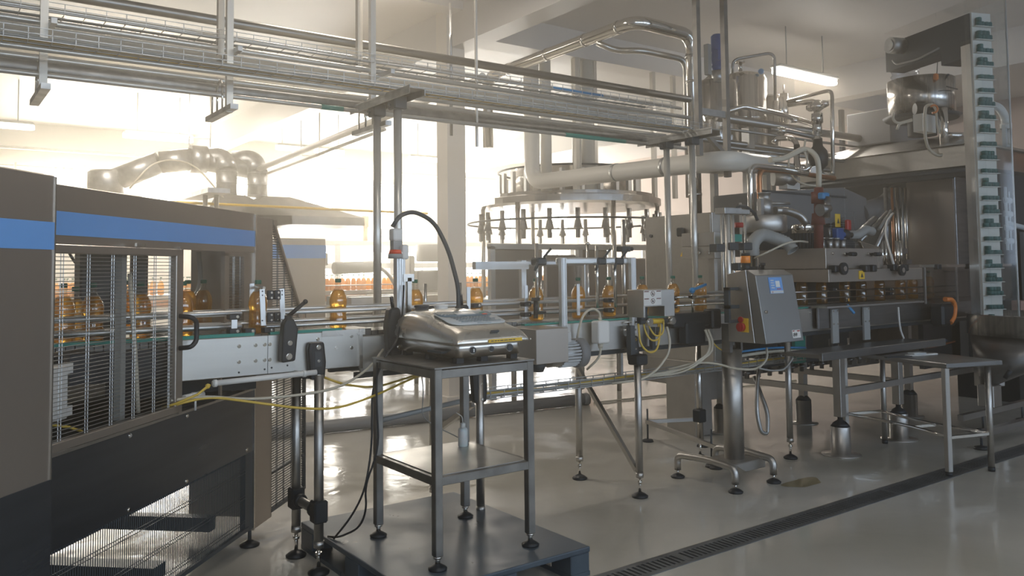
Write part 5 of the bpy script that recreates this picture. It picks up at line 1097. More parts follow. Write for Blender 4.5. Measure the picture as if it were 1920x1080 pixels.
p = R(1756, 146, t=8.8); B().box(p[0]-.06, p[0]+.04, p[1]-.03, p[1]+.03, p[2]-.03, p[2]+.04).o('orange_sensor', M['orangecable'], t, bevel=.01); B().cyl(p, R(1779, 140, t=8.8), .012, 8).cyl(p, R(1758, 115, t=9.1), .005, 6).o('sensor_rod', M['graphite'], t)
b = B().box(bc[0]-.2, bc[0]+.04, bc[1]-.383, bc[1]-.375, 3.385, 3.395); b.o('slot', M['black'], t)
# clear wrapped chute between the conveyor head and the bowl
p = R(1697, 128, t=9.0); q = R(1697, 150, t=9.0)
b = B(); n = 14; rings = []
for i in range(9):
    s = i/8; c = Vector(p)*(1-s)+Vector(q)*s; rg = random.Random(i); rings.append([(c.x+(.13+.02*rg.random()+.03*math.sin(i*1.7+k*2.1))*math.cos(2*PI*k/n), c.y+(.13+.02*rg.random())*math.sin(2*PI*k/n), c.z) for k in range(n)])
b._add([v for r in rings for v in r], [(i*n+k, i*n+(k+1) % n, (i+1)*n+(k+1) % n, (i+1)*n+k) for i in range(8) for k in range(n)], True)
b.o('wrapped_chute', M['wrap'], t)
tag(B().box(R(1647, 215, t=9.6)[0], R(1647, 215, t=9.6)[0]+.75, 5.0, 5.55, 2.93, 3.33).o('grey_housing', M['greymid'], loc=(9.4, 5.3, 2.93), bevel=.01), 'plain grey housing on the hood left of the sorting bowl', 'box')

# ------------------------------------------------------------------ cap elevator
t = thing('cap_elevator', 'tall cap elevator with white cleated belt, clear cover and slanting top arm', 'elevator', (8.3, 3.6, .6))
E0 = Vector(R(1842, 60, t=7.8)); E0.z = 0
ed = V(.363, .932, 0).normalized(); en = V(ed.y, -ed.x, 0)      # arm direction, and the side the camera sees
def ep(a, b_, z): p = E0+ed*a+en*b_; return (p.x, p.y, z)
class EB(B):
    def eb(s, a0, a1, b0, b1, z0, z1):
        return s._add([ep(a, b_, z) for z in (z0, z1) for b_ in (b0, b1) for a in (a0, a1)], [(0, 2, 3, 1), (4, 5, 7, 6), (0, 1, 5, 4), (2, 6, 7, 3), (0, 4, 6, 2), (1, 3, 7, 5)])
zt = 3.90
EB().eb(.03, .15, -.12, .12, .35, zt-.25).o('column', M['steel_sat'], t, bevel=.004)
EB().eb(.03, 1.18, -.12, .11, zt-.30, zt).eb(.15, .40, -.12, .11, zt-.42, zt-.28).o('arm', M['graphite'], t, bevel=.004)
EB().eb(.01, .03, -.11, .11, .6, zt).o('belt', M['belt'], t)
b = EB(); cps = []
z = .95
while z < zt-.02:
    b.eb(-.035, .01, -.105, .105, z-.006, z); z += .128
b.o('cleats', M['belt'], t)
EB().eb(-.13, -.12, -.15, .15, .9, zt+.12).eb(-.13, .05, -.155, -.15, .9, zt+.12).eb(-.13, 1.15, .15, .155, zt-.02, zt+.12).eb(-.13, .05, .15, .155, .9, zt).eb(-.13, 1.15, -.155, .155, zt+.115, zt+.12).o('clear_cover', M['plexi'], t)
EB().eb(-.13, -.12, .145, .16, .9, zt+.12).o('cover_edge', M['steel_sat'], t)
h = EB().eb(1.05, 1.22, -.1, .10, zt-.28, zt-.04).o('drive_head', M['graphite'], t, bevel=.02)
p = Vector(ep(.92, -.12, zt-.08)); B().cyl(p, p-en*.16, .085, 22).cyl(p-en*.16, p-en*.17, .06, 20).o('drive_motor', M['galv'], h)
B().tube([ep(1.05, -.14, zt-.2), ep(1.0, -.14, zt-.26), ep(.7, -.13, zt-.28), ep(.4, -.13, zt-.24)], .01, 8, .05, 4).o('cable', M['greycable'], h)
# green caps lying on the cleats: every cap a thing
capm = B().lathe((0, 0, 0), [(.001, 0), (.023, 0), (.0235, .024), (.021, .028), (.001, .028)], 12)
c0 = None; z = .95; row = 0
while z < zt-.02:
    rg = random.Random(row*5+1); n = rg.choice((4, 5, 6, 7))
    for k in range(n):
        kk = k % 4; bq = -.082+.164*(kk+.5)/4+rg.uniform(-.006, .006)+(.01 if k > 3 else 0); lay = .040 if k > 3 else 0
        if c0 is None: c0 = capm.o('bottle_closure', M['capteal'], loc=(0, 0, 0)); o = c0
        else: o = c0.copy(); C.objects.link(o)
        o.location = ep(-.013-rg.uniform(0, .006), bq, z+.001+lay); o.scale = (1.15, 1.15, 1.4)
        tag(o, 'green bottle cap riding on a cleat of the white elevator belt', 'bottle cap', 'green caps on the elevator belt')
    z += .128; row += 1

# ------------------------------------------------------------------ cap hopper at the right edge
t = thing('cap_hopper', 'steel cap hopper drum with slanting cone at the right edge', 'hopper', (8.3, 3.1, 0))
hc = Vector(R(1950, 600, t=7.6)); hx, hy = hc.x, hc.y; hr = .60
zt_ = R(1822, 588, t=7.7)[2]; zb_ = R(1822, 628, t=7.6)[2]
B().lathe((hx, hy, zb_), [(hr, 0), (hr, zt_-zb_-.01), (hr+.012, zt_-zb_), (hr-.01, zt_-zb_), (hr-.02, .05)], 48).o('drum', M['steel_v'], t)
tip = R(1850, 724, t=7.4)
n = 40; top = [(hx+hr*.97*math.cos(2*PI*k/n), hy+hr*.97*math.sin(2*PI*k/n), zb_) for k in range(n)]
bot = [(tip[0]+.05*math.cos(2*PI*k/n), tip[1]+.05*math.sin(2*PI*k/n), tip[2]) for k in range(n)]
loft(B(), [bot, top]).o('cone', M['steel_dk'], t)
B().box(tip[0]-.10, tip[0]+.06, tip[1]-.10, tip[1]+.04, .22, tip[2]+.02).o('leg', M['steel_sat'], t, bevel=.006)
B().box(tip[0]-.5, tip[0]+.9, tip[1]-.02, tip[1]+.03, .14, .19).box(tip[0]-.9, tip[0]+.1, tip[1]-.35, tip[1]-.29, .10, .15).o('base_rail', M['steel_sat'], t)
for dx, dy in ((-.85, -.32), (-.1, 0), (.7, 0)):
    f = B().cyl((tip[0]+dx, tip[1]+dy, .02), (tip[0]+dx, tip[1]+dy, .16), .01, 8).o('spindle', M['graphite'], t); B().lathe((tip[0]+dx, tip[1]+dy, 0), [(.06, 0), (.055, .02), (.012, .03)], 14).o('foot', M['black'], f)
p = R(1884, 705, t=7.2); B().cyl((p[0], p[1], p[2]-.02), (p[0]+.02, p[1]-.04, p[2]+.05), .02, 10).o('black_knob', M['black'], t)
# pinkish enclosure behind it, and darker cabinets
t = thing('pink_enclosure', 'pinkish sheet metal enclosure standing behind the cap hopper', 'enclosure', (10.8, 4.2, 0))
B().box(9.62, 14, 3.90, 4.0, .32, 1.1).o('panel', M['pink'], t, bevel=.004)
B().box(9.62, 14, 3.95, 4.6, 0, .32).o('dark_gap', M['black'], t)  # black block painting the shaded gap under the panel
t = thing('tall_enclosure', 'dark steel enclosure behind the cap elevator with pink top edge', 'enclosure', (11, 4.6, 0))
B().box(10.9, 14, 4.0, 6, 1.1, 2.1).o('enclosure_body', M['graphite'], t)
B().box(9.9, 10.9, 3.96, 4.0, 1.1, 1.85).o('enclosure_panel', M['greymid'], t)
B().box(9.8, 14, 3.60, 3.64, 2.60, 2.86).o('pink_board', M['pink'], t)
B().box(9.8, 14, 3.55, 3.66, 2.56, 2.59).o('board_edge', M['copper'], t)
p = R(1885, 230, t=9.2)
t = thing('cable_chain', 'white jointed cable conduit bending down beside the elevator', 'conduit', p)
B().tube([R(1862, 197, t=9.2), R(1874, 202, t=9.2), R(1884, 218, t=9.2), R(1886, 232, t=9.2)], .045, 12, .1, 5).o('bend', M['white'], t)
for a, c in ((232, 242), (272, 277), (345, 352)): p = R(1886, a, t=9.2); q = R(1886, c, t=9.2); B().cyl(p, (p[0], p[1], q[2]), .06, 12).o('joint', M['white'], t)
p = R(1886, 235, t=9.2); B().box(p[0]-.06, p[0]-.02, p[1]-.02, p[1]+.02, 1.9, p[2]).box(p[0]+.02, p[0]+.06, p[1]-.02, p[1]+.02, 1.9, p[2]).o('rail', M['keylight'], t)
p = R(1886, 450, t=9.0)
t = thing('pipe_stack', 'stack of grey valves and pipes hanging right of the elevator', 'pipes', p)
b = B().cyl((p[0], p[1], 1.65), (p[0], p[1], 2.35), .03, 10).cyl((p[0]+.1, p[1], 1.65), (p[0]+.1, p[1], 2.3), .02, 10)
for z in (1.75, 1.9, 2.05, 2.2): b.cyl((p[0]-.06, p[1], z), (p[0]+.14, p[1], z), .035, 10)
b.cyl((p[0], p[1], 1.95), (p[0]+.6, p[1]-.1, 1.86), .03, 10); b.o('valve_stack', M['keylight'], t)
p = R(1893, 500, t=9.0); tag(B().box(p[0]-.22, p[0]+.4, p[1], p[1]+.4, 1.1, p[2]+.10).o('steel_cabinet', M['greymid'], bevel=.006), 'grey steel cabinet directly behind the cap hopper', 'cabinet')

# ------------------------------------------------------------------ table and frames front right
TA = math.radians(17); tl = V(math.sin(TA), math.cos(TA), 0); tw = V(math.cos(TA), -math.sin(TA), 0); A0 = V(5.95, 2.93, 0)
def tp(a, b_, z): p = A0+tl*a+tw*b_; return (p.x, p.y, z)
t = thing('work_table', 'stainless work table with tubular legs holding a white scraper', 'table', (6.3, 3.4, 0))
class TB(B):
    def tb(s, a0, a1, b0, b1, z0, z1):
        return s._add([tp(a, b_, z) for z in (z0, z1) for b_ in (b0, b1) for a in (a0, a1)], [(0, 2, 3, 1), (4, 5, 7, 6), (0, 1, 5, 4), (2, 6, 7, 3), (0, 4, 6, 2), (1, 3, 7, 5)])
TB().tb(-.06, 1.22, -.05, .48, .765, .80).o('table_top', M['steel_dk'], t, bevel=.006, bseg=2)
for a, b_ in ((0, 0), (0, .40), (1.02, 0), (1.02, .40)):
    l = B().cyl(tp(a, b_, .03), tp(a, b_, .77), .022, 14).o('leg', M['steel_sat'], t) if b_ else TB().tb(a-.02, a+.02, b_-.02, b_+.02, .03, .77).o('leg', M['steel_sat'], t, bevel=.004)
    B().cyl(tp(a, b_, 0), tp(a, b_, .03), .024, 12).o('foot', M['black'], l)
b = B().tube([tp(0, .02, .27), tp(.5, .10, .27), tp(1.02, .02, .27)], .013, 8, .4, 6).tube([tp(0, .38, .27), tp(.5, .30, .27), tp(1.02, .38, .27)], .013, 8, .4, 6)
b.beam(tp(0, 0, .27), tp(0, .4, .27), .02).beam(tp(1.02, 0, .27), tp(1.02, .4, .27), .02).beam(tp(.4, .1, .27), tp(.4, .30, .27), .02); b.o('lower_stretchers', M['chrome'], t)
p = Vector(tp(.42, .20, .80))
t = thing('scraper', 'white plastic scraper with a small tag lying on the work table', 'tool', p)
b = B().obox((p.x, p.y, .806), (tw.x+.2, tw.y, 0), (.26, .05, .011)).obox((p.x+.12, p.y-.03, .806), (tw.x, tw.y, 0), (.10, .035, .012)); b.o('handle', M['white'], t, bevel=.004)
B().obox((p.x-.02, p.y+.01, .818), (tw.x, tw.y, 0), (.12, .07, .012)).o('tag', M['keylight'], t, bevel=.003)
tag(B().obox((p.x-.22, p.y+.05, .804), (tw.x, tw.y, 0), (.24, .03, .008)).o('black_blade', M['black']), 'thin black tool lying left of the white scraper', 'tool')
t = thing('side_bench', 'steel bench with square legs between the console and the work table', 'bench', (6.2, 3.9, 0))
q0, q1 = R(1440, 655, z=.80), R(1645, 632, z=.80)
B().box(5.35, 7.1, 3.50, 3.84, .82, .85).box(5.30, 7.1, 3.48, 3.51, .81, .87).o('bench_top', M['steel_dk'], t, bevel=.003)
for (x, y) in ((5.97, 3.78), (6.88, 3.80), (6.05, 3.55)):
    if y > 3.6:
        l = B().box(x-.035, x+.035, y-.035, y+.035, .3, .82).o('leg', M['steel_sat'], t, bevel=.003)
        B().lathe((x, y, 0), [(.15, 0), (.15, .008), (.075, .012), (.075, .22), (.07, .23)], 26).o('anchor_sleeve', M['steel_sat'], l)
        B().lathe((x, y, .225), [(.075, 0), (.05, .03), (.02, .05), (.02, .08)], 16).o('black_boot', M['black'], l)
B().box(5.97, 8.2, 3.76, 3.80, .47, .52).box(5.95, 5.99, 3.78, 5.6, .47, .52).box(6.86, 6.90, 3.8, 5.6, .47, .52).o('cross_rail', M['steel_sat'], t)
b = B()
for x0, z0 in ((6.0, .47), (7.0, .47)): pass
# more anchored legs behind
for k, (x, y) in enumerate(((6.9, 4.75), (5.95, 4.95), (8.0, 4.3))):
    t = thing('anchored_leg', ['steel leg in a round floor sleeve behind the side bench', 'steel leg in a round floor sleeve with hoses behind the console pole', 'steel leg in a round floor sleeve beyond the work table'][k], 'leg', (x, y, 0))
    B().box(x-.03, x+.03, y-.03, y+.03, .25, .95).o('upright', M['steel_sat'], t)
    B().lathe((x, y, 0), [(.13, 0), (.13, .008), (.072, .012), (.072, .22)], 24).o('sleeve', M['steel_sat'], t)
    B().lathe((x, y, .22), [(.072, 0), (.05, .03), (.02, .05)], 14).o('boot', M['black'], t)
tag(B().tube([(5.55, 4.2, .80), (5.35, 4.1, .55), (5.28, 4.05, .35), (5.30, 4.03, .22), (5.36, 4.02, .20), (5.42, 4.05, .35), (5.45, 4.2, .62)], .016, 10, .1, 5).o('hose', M['galv']), 'clear looped hose hanging behind the console pedestal', 'hose')
# lower clutter under the capper
t = thing('lower_frame', 'dark frame beams and small valves beneath the capper bed', 'frame', (6.5, 5, 0))
B().box(5.9, 9.2, 5.1, 5.16, .45, .52).box(5.9, 9.2, 4.6, 4.65, .60, .66).box(6.2, 6.5, 4.7, 5.0, .66, .95).box(6.9, 7.15, 4.8, 5.1, .52, .95).box(7.6, 7.95, 4.9, 5.2, .5, .92).o('beam', M['graphite'], t)
b = B(); rg = random.Random(5)
for k in range(14): x = 5.9+k*.16; b.cyl((x, 4.62, .52), (x, 4.62, .60+rg.random()*.2), .02, 8).cyl((x, 4.62, .56), (x, 4.62, .58), .035, 8)
b.each('valve', M['steel_dk'], t, 2)
B().box(6.15, 6.3, 4.3, 4.33, .66, .92).o('green_tag', M['green'], t)
tag(B().cyl((6.55, 5.9, 0), (6.55, 5.9, .9), .05, 12).box(6.3, 7.3, 5.7, 6.3, .3, .85).o('pump_cabinet', M['steel_sat'], loc=(6.8, 6, 0), bevel=.01), 'stainless pump cabinet glimpsed under the capper bed', 'cabinet')
for k, (u0, v0, u1, v1, mm, lab) in enumerate(((1385, 660, 1510, 652, 'bluecable', 'bright blue hose running level under the console'), (1385, 668, 1512, 658, 'cream', 'cream hose running level just below the blue hose'), (1700, 652, 1790, 640, 'orangecable', 'rust coloured hoses lying above the work table'), (1695, 648, 1775, 638, 'bluecable', 'blue air line lying above the work table'))):
    a_, c_ = R(u0, v0, y=4.1), R(u1, v1, y=4.1) ; m_ = [(a_[i]+c_[i])/2 for i in range(3)]; m_[2] += (.02 if k < 2 else -.03)
    tag(B().tube([a_, m_, c_], .009 if k != 1 else .013, 8, .2, 6).o('hose', M[mm]), lab, 'hose')
tag(B().tube([R(1684, 576, y=3.85), R(1686, 605, y=3.84), R(1690, 625, y=3.84), R(1697, 640, y=3.84)], .009, 8, .1, 5).o('air_line', M['white']), 'white air line hanging below the smoky guard sheet', 'hose')
t = thing('guide_drive', 'black drive unit with orange hose at the right end of the conveyor', 'motor', R(1770, 590, y=3.85))
p = R(1775, 590, y=3.8); B().box(p[0]-.16, p[0]+.1, 3.75, 3.88, p[2]-.1, p[2]+.10).o('housing', M['black'], t, bevel=.02)
B().tube([R(1772, 561, y=3.75), R(1786, 562, y=3.75), R(1791, 575, y=3.75), R(1789, 595, y=3.75), R(1782, 605, y=3.75)], .022, 10, .08, 5).o('orange_hose', M['orangecable'], t)
tag(B().beam(R(1588, 571, y=3.88), R(1602, 588, y=3.84), .022).o('blue_lever', M['bluecable'], bevel=.004), 'blue clamp lever on the capper edge below the bottles', 'lever')

# ------------------------------------------------------------------ tanks, posts and pipework top right
t = thing('mixing_tank', 'steel tank with tall blue motor, left of the twin tanks', 'tank', (7.48, 6.18, 2.6))
B().lathe((7.47, 6.18, 2.72), [(.05, -.18), (.24, 0), (.25, .02), (.25, .90), (.24, .92), (.16, .95), (.10, 1.0)], 36).o('vessel', M['steel_v'], t)
mp_ = R(1346, 133, t=9.3); m2 = R(1346, 64, t=9.3)
b = B().lathe((mp_[0], mp_[1], mp_[2]), [(.072, 0), (.072, .06), (.06, .065), (.075, .12), (.075, .20), (.062, .205), (.070, .24), (.070, m2[2]-mp_[2]-.02), (.05, m2[2]-mp_[2])], 22)
b.box(mp_[0]-.09, mp_[0]+.05, mp_[1]-.08, mp_[1], mp_[2]+.1, mp_[2]+.22).o('blue_motor', M['bluepaint'], t)
B().cyl((mp_[0], mp_[1], 3.6), mp_, .07, 18).o('motor_neck', M['galv'], t)
B().box(mp_[0]-.14, mp_[0]-.08, mp_[1]+.02, mp_[1]+.08, mp_[2]-.05, mp_[2]+.3).o('side_guard', M['grey'], t)
t = thing('process_tank', 'shiny tall steel tank with lid, right of the blue motor tank', 'tank', (8.1, 6.22, 2.6))
B().lathe((8.02, 6.22, 2.86), [(.10, -.2), (.24, -.05), (.27, 0), (.27, .38), (.275, .39), (.275, .41), (.27, .42), (.27, .88), (.25, .93), (.14, .97), (.02, .98)], 44).o('vessel', M['steel_v'], t)
p = R(1388, 118, t=9.6); B().cyl((p[0], p[1], 3.80), p, .022, 12).cyl((p[0], p[1], p[2]), (p[0], p[1], p[2]+.015), .055, 16).o('vent', M['steel'], t)
p = R(1427, 134, t=9.6); B().cyl((p[0], p[1], 3.78), p, .012, 8).ball(p, .035, 12).o('blue_tap', M['bluecable'], t)
B().tube([R(1373, 138, t=9.5), R(1374, 112, t=9.5), R(1452, 98, t=9.5), R(1454, 205, t=9.5)], .018, 12, .1, 5).o('handrail_pipe', M['steel_dk'], t)
t = thing('small_vessel', 'narrow upright steel vessels at the right of the tall tank', 'vessel', R(1445, 200, t=9.9))
p = R(1446, 180, t=9.9); B().cyl((p[0], p[1], 2.9), (p[0], p[1], 3.55), .09, 20).cyl((p[0], p[1], 3.55), (p[0], p[1], 3.57), .1, 20).o('vessel', M['steel_sat'], t)
p = R(1470, 195, t=9.7); B().cyl((p[0], p[1], 3.18), (p[0], p[1], 3.55), .05, 16).cyl((p[0], p[1], 3.55), (p[0], p[1], 3.66), .01, 8).cyl((p[0]-.06, p[1], 3.2), (p[0]-.06, p[1], 3.5), .03, 12).o('filter', M['chrome'], t)
t = thing('tank_platform', 'square steel columns and ring beam carrying the tanks', 'support', (7.6, 5.8, 0))
p = R(1402, 240, y=5.6); B().box(p[0]-.045, p[0]+.045, 5.55, 5.65, .9, p[2]).o('column', M['alu'], t)
B().ext([(p[0]-.15, 5.6, p[2]), (p[0]-.02, 5.6, p[2]), (p[0]-.09, 5.6, p[2]+.22)], (0, .03, 0)).ext([(p[0], 5.6, p[2]), (p[0]+.11, 5.6, p[2]), (p[0]+.05, 5.6, p[2]+.22)], (0, .03, 0)).o('tank_foot', M['steel_dk'], t)
for u in (1436, 1446, 1338): q = R(u, 300, y=6.0); B().box(q[0]-.035, q[0]+.035, 5.97, 6.03, .9, 2.75).o('column', M['steel_sat'], t)
B().box(6.7, 8.6, 5.85, 5.9, 2.62, 2.68).box(6.6, 6.65, 5.8, 6.6, 2.6, 2.68).o('ring_beam', M['steel_dk'], t)
q = R(1352, 309, t=8.8); B().lathe((q[0], q[1], 2.5), [(.001, 0), (.30, .04), (.42, .12), (.42, .15), (.3, .15), (.001, .14)], 36).o('drip_tray', M['steel_dk'], t)
t = thing('ceiling_post_frame', 'two square posts from the ceiling with rung and diagonal, by the chrome pipe', 'frame', (5.85, 4.9, 2.5))
B().box(5.645, 5.695, 4.875, 4.925, 2.50, CZ).box(6.03, 6.08, 4.875, 4.925, 2.33, CZ).o('post', M['frame'], t)
B().box(5.69, 6.03, 4.885, 4.915, 2.88, 2.94).o('rung', M['galv'], t)
B().beam((5.72, 4.9, 2.74), (6.10, 4.9, 2.48), .035).o('diagonal', M['frame'], t)
B().tube([(6.12, 4.7, 1.2), (6.12, 4.7, 2.42), (6.6, 4.68, 2.42), (6.85, 4.6, 2.38)], .028, 14, .1, 5).o('bent_tube', M['chrome'], t)
tag(B().tube([(6.28, 4.72, 1.2), (6.28, 4.72, 2.40), (6.7, 4.7, 2.40), (7.3, 4.6, 2.36)], .024, 14, .1, 5).o('bent_tube', M['copper']), 'rust toned bent tube, right twin of the bent steel tubes', 'pipe')
# process pipes and valves between the tanks and the plenum
t = thing('process_pipework', 'tangle of polished process pipes, valves and gauge above the plenum', 'pipes', (7.4, 5, 2.6))
tt = 8.6
def pt(L, r, mm='chrome', name='pipe', f_=.08): B().tube([R(u, v, t=q) for u, v, q in L], r, 12, f_, 5).o(name, M[mm], t)
pt([(1320, 222, 8.3), (1395, 200, 8.3), (1405, 202, 8.3), (1465, 215, 8.5), (1530, 234, 8.8)], .028)
pt([(1454, 190, 9.0), (1454, 240, 8.9), (1466, 242, 8.8), (1466, 258, 8.8)], .028)
pt([(1476, 190, 9), (1560, 168, 8.6), (1562, 330, 8.3)], .020)
pt([(1478, 196, 9), (1525, 190, 8.8), (1532, 196, 8.8)], .03)
pt([(1532, 190, 8.8), (1532, 268, 8.6)], .035)
pt([(1445, 243, 8.7), (1470, 244, 8.7), (1530, 258, 8.6)], .025, 'steel_dk')
pt([(1450, 268, 8.6), (1455, 260, 8.6), (1485, 259, 8.5), (1494, 268, 8.4), (1494, 300, 8.3), (1498, 318, 8.2), (1510, 320, 8.2), (1518, 310, 8.2)], .028)
pt([(1494, 272, 8.35), (1494, 310, 8.3)], .030, 'black', 'dark_coupling')
pt([(1520, 325, 8.2), (1562, 330, 8.3)], .03)
pt([(1375, 292, 8.3), (1450, 293, 8.4), (1460, 296, 8.4)], .025, 'steel_sat')
pt([(1480, 290, 8.1), (1478, 310, 8.1), (1485, 332, 8.1), (1505, 346, 8.0), (1534, 349, 8)], .010, 'cream', 'thin_hose')
pt([(1510, 262, 8.1), (1507, 280, 8.1), (1514, 300, 8.1), (1512, 315, 8.1)], .010, 'cream', 'thin_hose')
for (u, v, q, r, l) in ((1532, 200, 8.7, .07, .05), (1532, 222, 8.65, .06, .1), (1532, 240, 8.65, .05, .14), (1466, 246, 8.7, .05, .05), (1532, 262, 8.6, .055, .03), (1490, 226, 8.6, .035, .06), (1545, 195, 8.8, .05, .05), (1520, 202, 8.8, .05, .04)):
    p = R(u, v, t=q); B().cyl((p[0], p[1], p[2]-l/2), (p[0], p[1], p[2]+l/2), r, 16).ball((p[0], p[1], p[2]), r*.9, 12).o('valve', M['chrome'], t)
p = R(1534, 294, t=8.35); B().lathe(p, [(.03, -.15), (.09, -.09), (.10, 0), (.09, .06), (.05, .11), (.045, .18)], 20).o('dark_actuator', M['black'], t)
p = R(1528, 323, t=8.0); g_ = B().cyl(p, (p[0]-.02, p[1]-.03, p[2]), .055, 20).o('gauge', M['white'], t); B().cyl((p[0]+.01, p[1]+.02, p[2]), (p[0]-.015, p[1]-.022, p[2]), .060, 20).o('gauge_rim', M['chrome'], g_)
p = R(1470, 335, t=8.4); B().cyl((p[0]-.1, p[1]+.06, p[2]), (p[0]+.08, p[1]-.06, p[2]), .075, 20).cyl((p[0]+.08, p[1]-.06, p[2]), (p[0]+.1, p[1]-.075, p[2]), .05, 18).o('pump_motor', M['steel_sat'], t)
p = R(1487, 349, t=8.4); B().box(p[0]-.1, p[0]+.12, p[1], p[1]+.1, p[2]-.03, p[2]+.1).o('pump_base', M['belt'], t)
for k, (y, z, r) in enumerate(((5.4, 3.02, .045), (5.6, 2.82, .03), (5.3, 2.70, .02), (5.5, 2.62, .035), (5.35, 2.90, .015))):
    tag(B().cyl((6.5, y, z), (12.5, y, z), r, 12).o('rack_pipe', M['pipe_dk']), ['upper of the dark pipes running right behind the pipework', 'second dark pipe running right behind the pipework', 'slim dark pipe third down behind the pipework', 'lowest fat dark pipe behind the pipework', 'thinnest dark pipe running behind the pipework'][k], 'pipe')
for k, (u, y) in enumerate(((1577, 7.85), (1637, 7.85))):
    p = R(u, 200, y=y); tag(B().box(p[0]-.045, p[0]+.045, y-.03, y+.03, 2.5, 4.16).o('rack_hanger', M['graphite'], loc=(p[0], y, 2.5)), ['dark hanger strut, left of the two beyond the bright lamp', 'dark hanger strut, right of the two beyond the bright lamp'][k], 'hanger')

# ------------------------------------------------------------------ filler carousel far behind
t = thing('filler_carousel', 'round filler carousel with hanging valve heads in the sunlit background', 'machine', (7.0, 8.6, 0))
fx, fy_, fr_ = 7.25, 8.6, 1.25
B().lathe((fx, fy_, 2.32), [(fr_*.9, 0), (fr_, .02), (fr_, .10), (fr_*.93, .12), (fr_*.93, .16), (fr_*.6, .2), (.001, .22)], 48, False).o('ring', M['steel'], t)
B().lathe((fx, fy_, 2.52), [(.8, 0), (.8, .34), (.3, .4), (.001, .4)], 40).o('drum', M['steel'], t)
for k in range(24): a = 2*PI*k/24; B().beam((fx+.95*math.cos(a), fy_+.95*math.sin(a), 2.45), (fx+.95*math.cos(a), fy_+.95*math.sin(a), 2.78), .05).o('upright', M['alu'], t)
b = B()
for z, q in ((2.12, 1.12), (2.82, .78)):
    b.tube([(fx+fr_*q*math.cos(2*PI*k/48), fy_+fr_*q*math.sin(2*PI*k/48), z) for k in range(49)], .014, 6)
b.o('ring_rail', M['graphite'], t)
for k in range(22):
    a = 2*PI*k/22+.1; cx, cy = fx+fr_*.98*math.cos(a), fy_+fr_*.98*math.sin(a)
    B().cyl((cx, cy, 1.98), (cx, cy, 2.25), .03, 8).cyl((cx, cy, 2.0), (cx, cy, 2.10), .055, 10, .035).box(cx-.02, cx+.02, cy-.02, cy+.02, 1.88, 2.0).o('valve_head', M['steel_dk'], t)
b = B()
for k in range(6): a = 2*PI*k/6+.3; b.cyl((fx+1.2*math.cos(a), fy_+1.2*math.sin(a), .95), (fx+1.2*math.cos(a), fy_+1.2*math.sin(a), 2.35), .03, 10)
b.each('column', M['steel'], t)
B().box(5.35, 8.6, 7.35, 9.8, 1.02, 1.12).o('table', M['steel_sat'], t)
b = B()
for (x0, x1, z1) in ((5.05, 5.75, 1.72), (5.80, 6.25, 1.66), (6.3, 6.75, 1.72), (6.8, 7.4, 1.62), (7.45, 8.6, 1.74)): b.box(x0, x1, 7.3, 7.36, .70, z1)
b.each('front_panel', M['panelwarm'], t, bevel=.01)
B().box(5.0, 8.65, 7.25, 7.32, 1.72, 1.78).box(5.0, 5.06, 7.25, 7.31, .1, 1.75).box(6.25, 6.31, 7.25, 7.31, .1, 1.75).o('frame', M['alu'], t)
B().box(5.3, 8.3, 7.45, 9.6, .62, .76).o('under_body', M['graphite'], t)
for x, y in ((5.4, 7.4), (7.0, 7.4), (8.4, 7.4), (5.4, 9.6)): B().cyl((x, y, 0), (x, y, .7), .03, 10).o('leg', M['steel_sat'], t)
# second machine with a blue stripe, and other background machines
t = thing('blue_striped_cabinet', 'pale machine cabinet with light blue band far behind the mesh guard', 'cabinet', (4.0, 10.6, 0))
B().box(3.0, 4.55, 10.6, 11.4, .4, 1.95).o('cabinet_body', M['panelwarm'], t, bevel=.01)
B().box(3.0, 4.55, 10.595, 10.6, 1.68, 1.86).o('blue_band', M['blue'], t)
t = thing('accumulation_frame', 'grey gantry with hanging drive above the crowded bottles', 'machine', (5.2, 12, 0))
B().box(4.75, 5.45, 12.6, 13.2, 1.60, 1.80).box(4.8, 4.95, 12.8, 13.0, 0, 1.6).box(4.9, 5.05, 12.7, 12.8, 1.42, 1.62).box(5.15, 5.3, 12.7, 12.8, 1.42, 1.62).o('gantry', M['greymid'], t, bevel=.01)
B().cyl((5.55, 12.6, 1.55), (6.25, 12.6, 1.57), .10, 16).o('drive_roller', M['grey'], t)
tag(B().tube([(6.25, 12.5, 1.6), (6.45, 12.4, 1.45), (6.55, 12.3, 1.2), (6.6, 12.3, 1.0)], .03, 8, .2, 5).o('hose', M['graphite']), 'dark hose falling beside the far roller drive', 'hose')
t = thing('bottle_conveyor', 'pale cross conveyor with aluminium legs behind the steel posts', 'conveyor', (5.0, 9.0, 0))
B().box(4.0, 5.6, 8.6, 8.75, 1.05, 1.20).box(4.0, 5.6, 9.2, 9.3, 1.05, 1.2).box(4.0, 5.6, 8.62, 9.2, 1.16, 1.17).o('side_plate', M['steel_sat'], t)
for x in (4.3, 5.0, 5.5): B().box(x, x+.07, 8.6, 8.67, 0, 1.1).o('leg', M['alu'], t)
B().box(4.05, 4.5, 8.7, 9.1, .35, 1.0).box(5.2, 5.5, 8.7, 9.1, .6, 1.0).o('drive_box', M['greymid'], t)
t = thing('glazed_partition', 'glazed partition with grey posts in front of the low windows', 'partition', (10, 15.5, 0))
b = B().box(5.6, 17-1.2, 15.5, 15.56, 2.02, 2.12)
for k in range(9): b.box(5.6+k*1.25, 5.72+k*1.25, 15.5, 15.56, 0, 2.05)
b.box(5.6, 15.8, 15.5, 15.56, 1.55, 1.66).box(5.6, 15.8, 15.5, 15.56, 0, 1.02); b.o('partition_frame', M['keylight'], t)
t = thing('background_machine', 'rounded grey machine seen between the lone bottle and the steel posts', 'machine', (7.0, 12.5, 0))
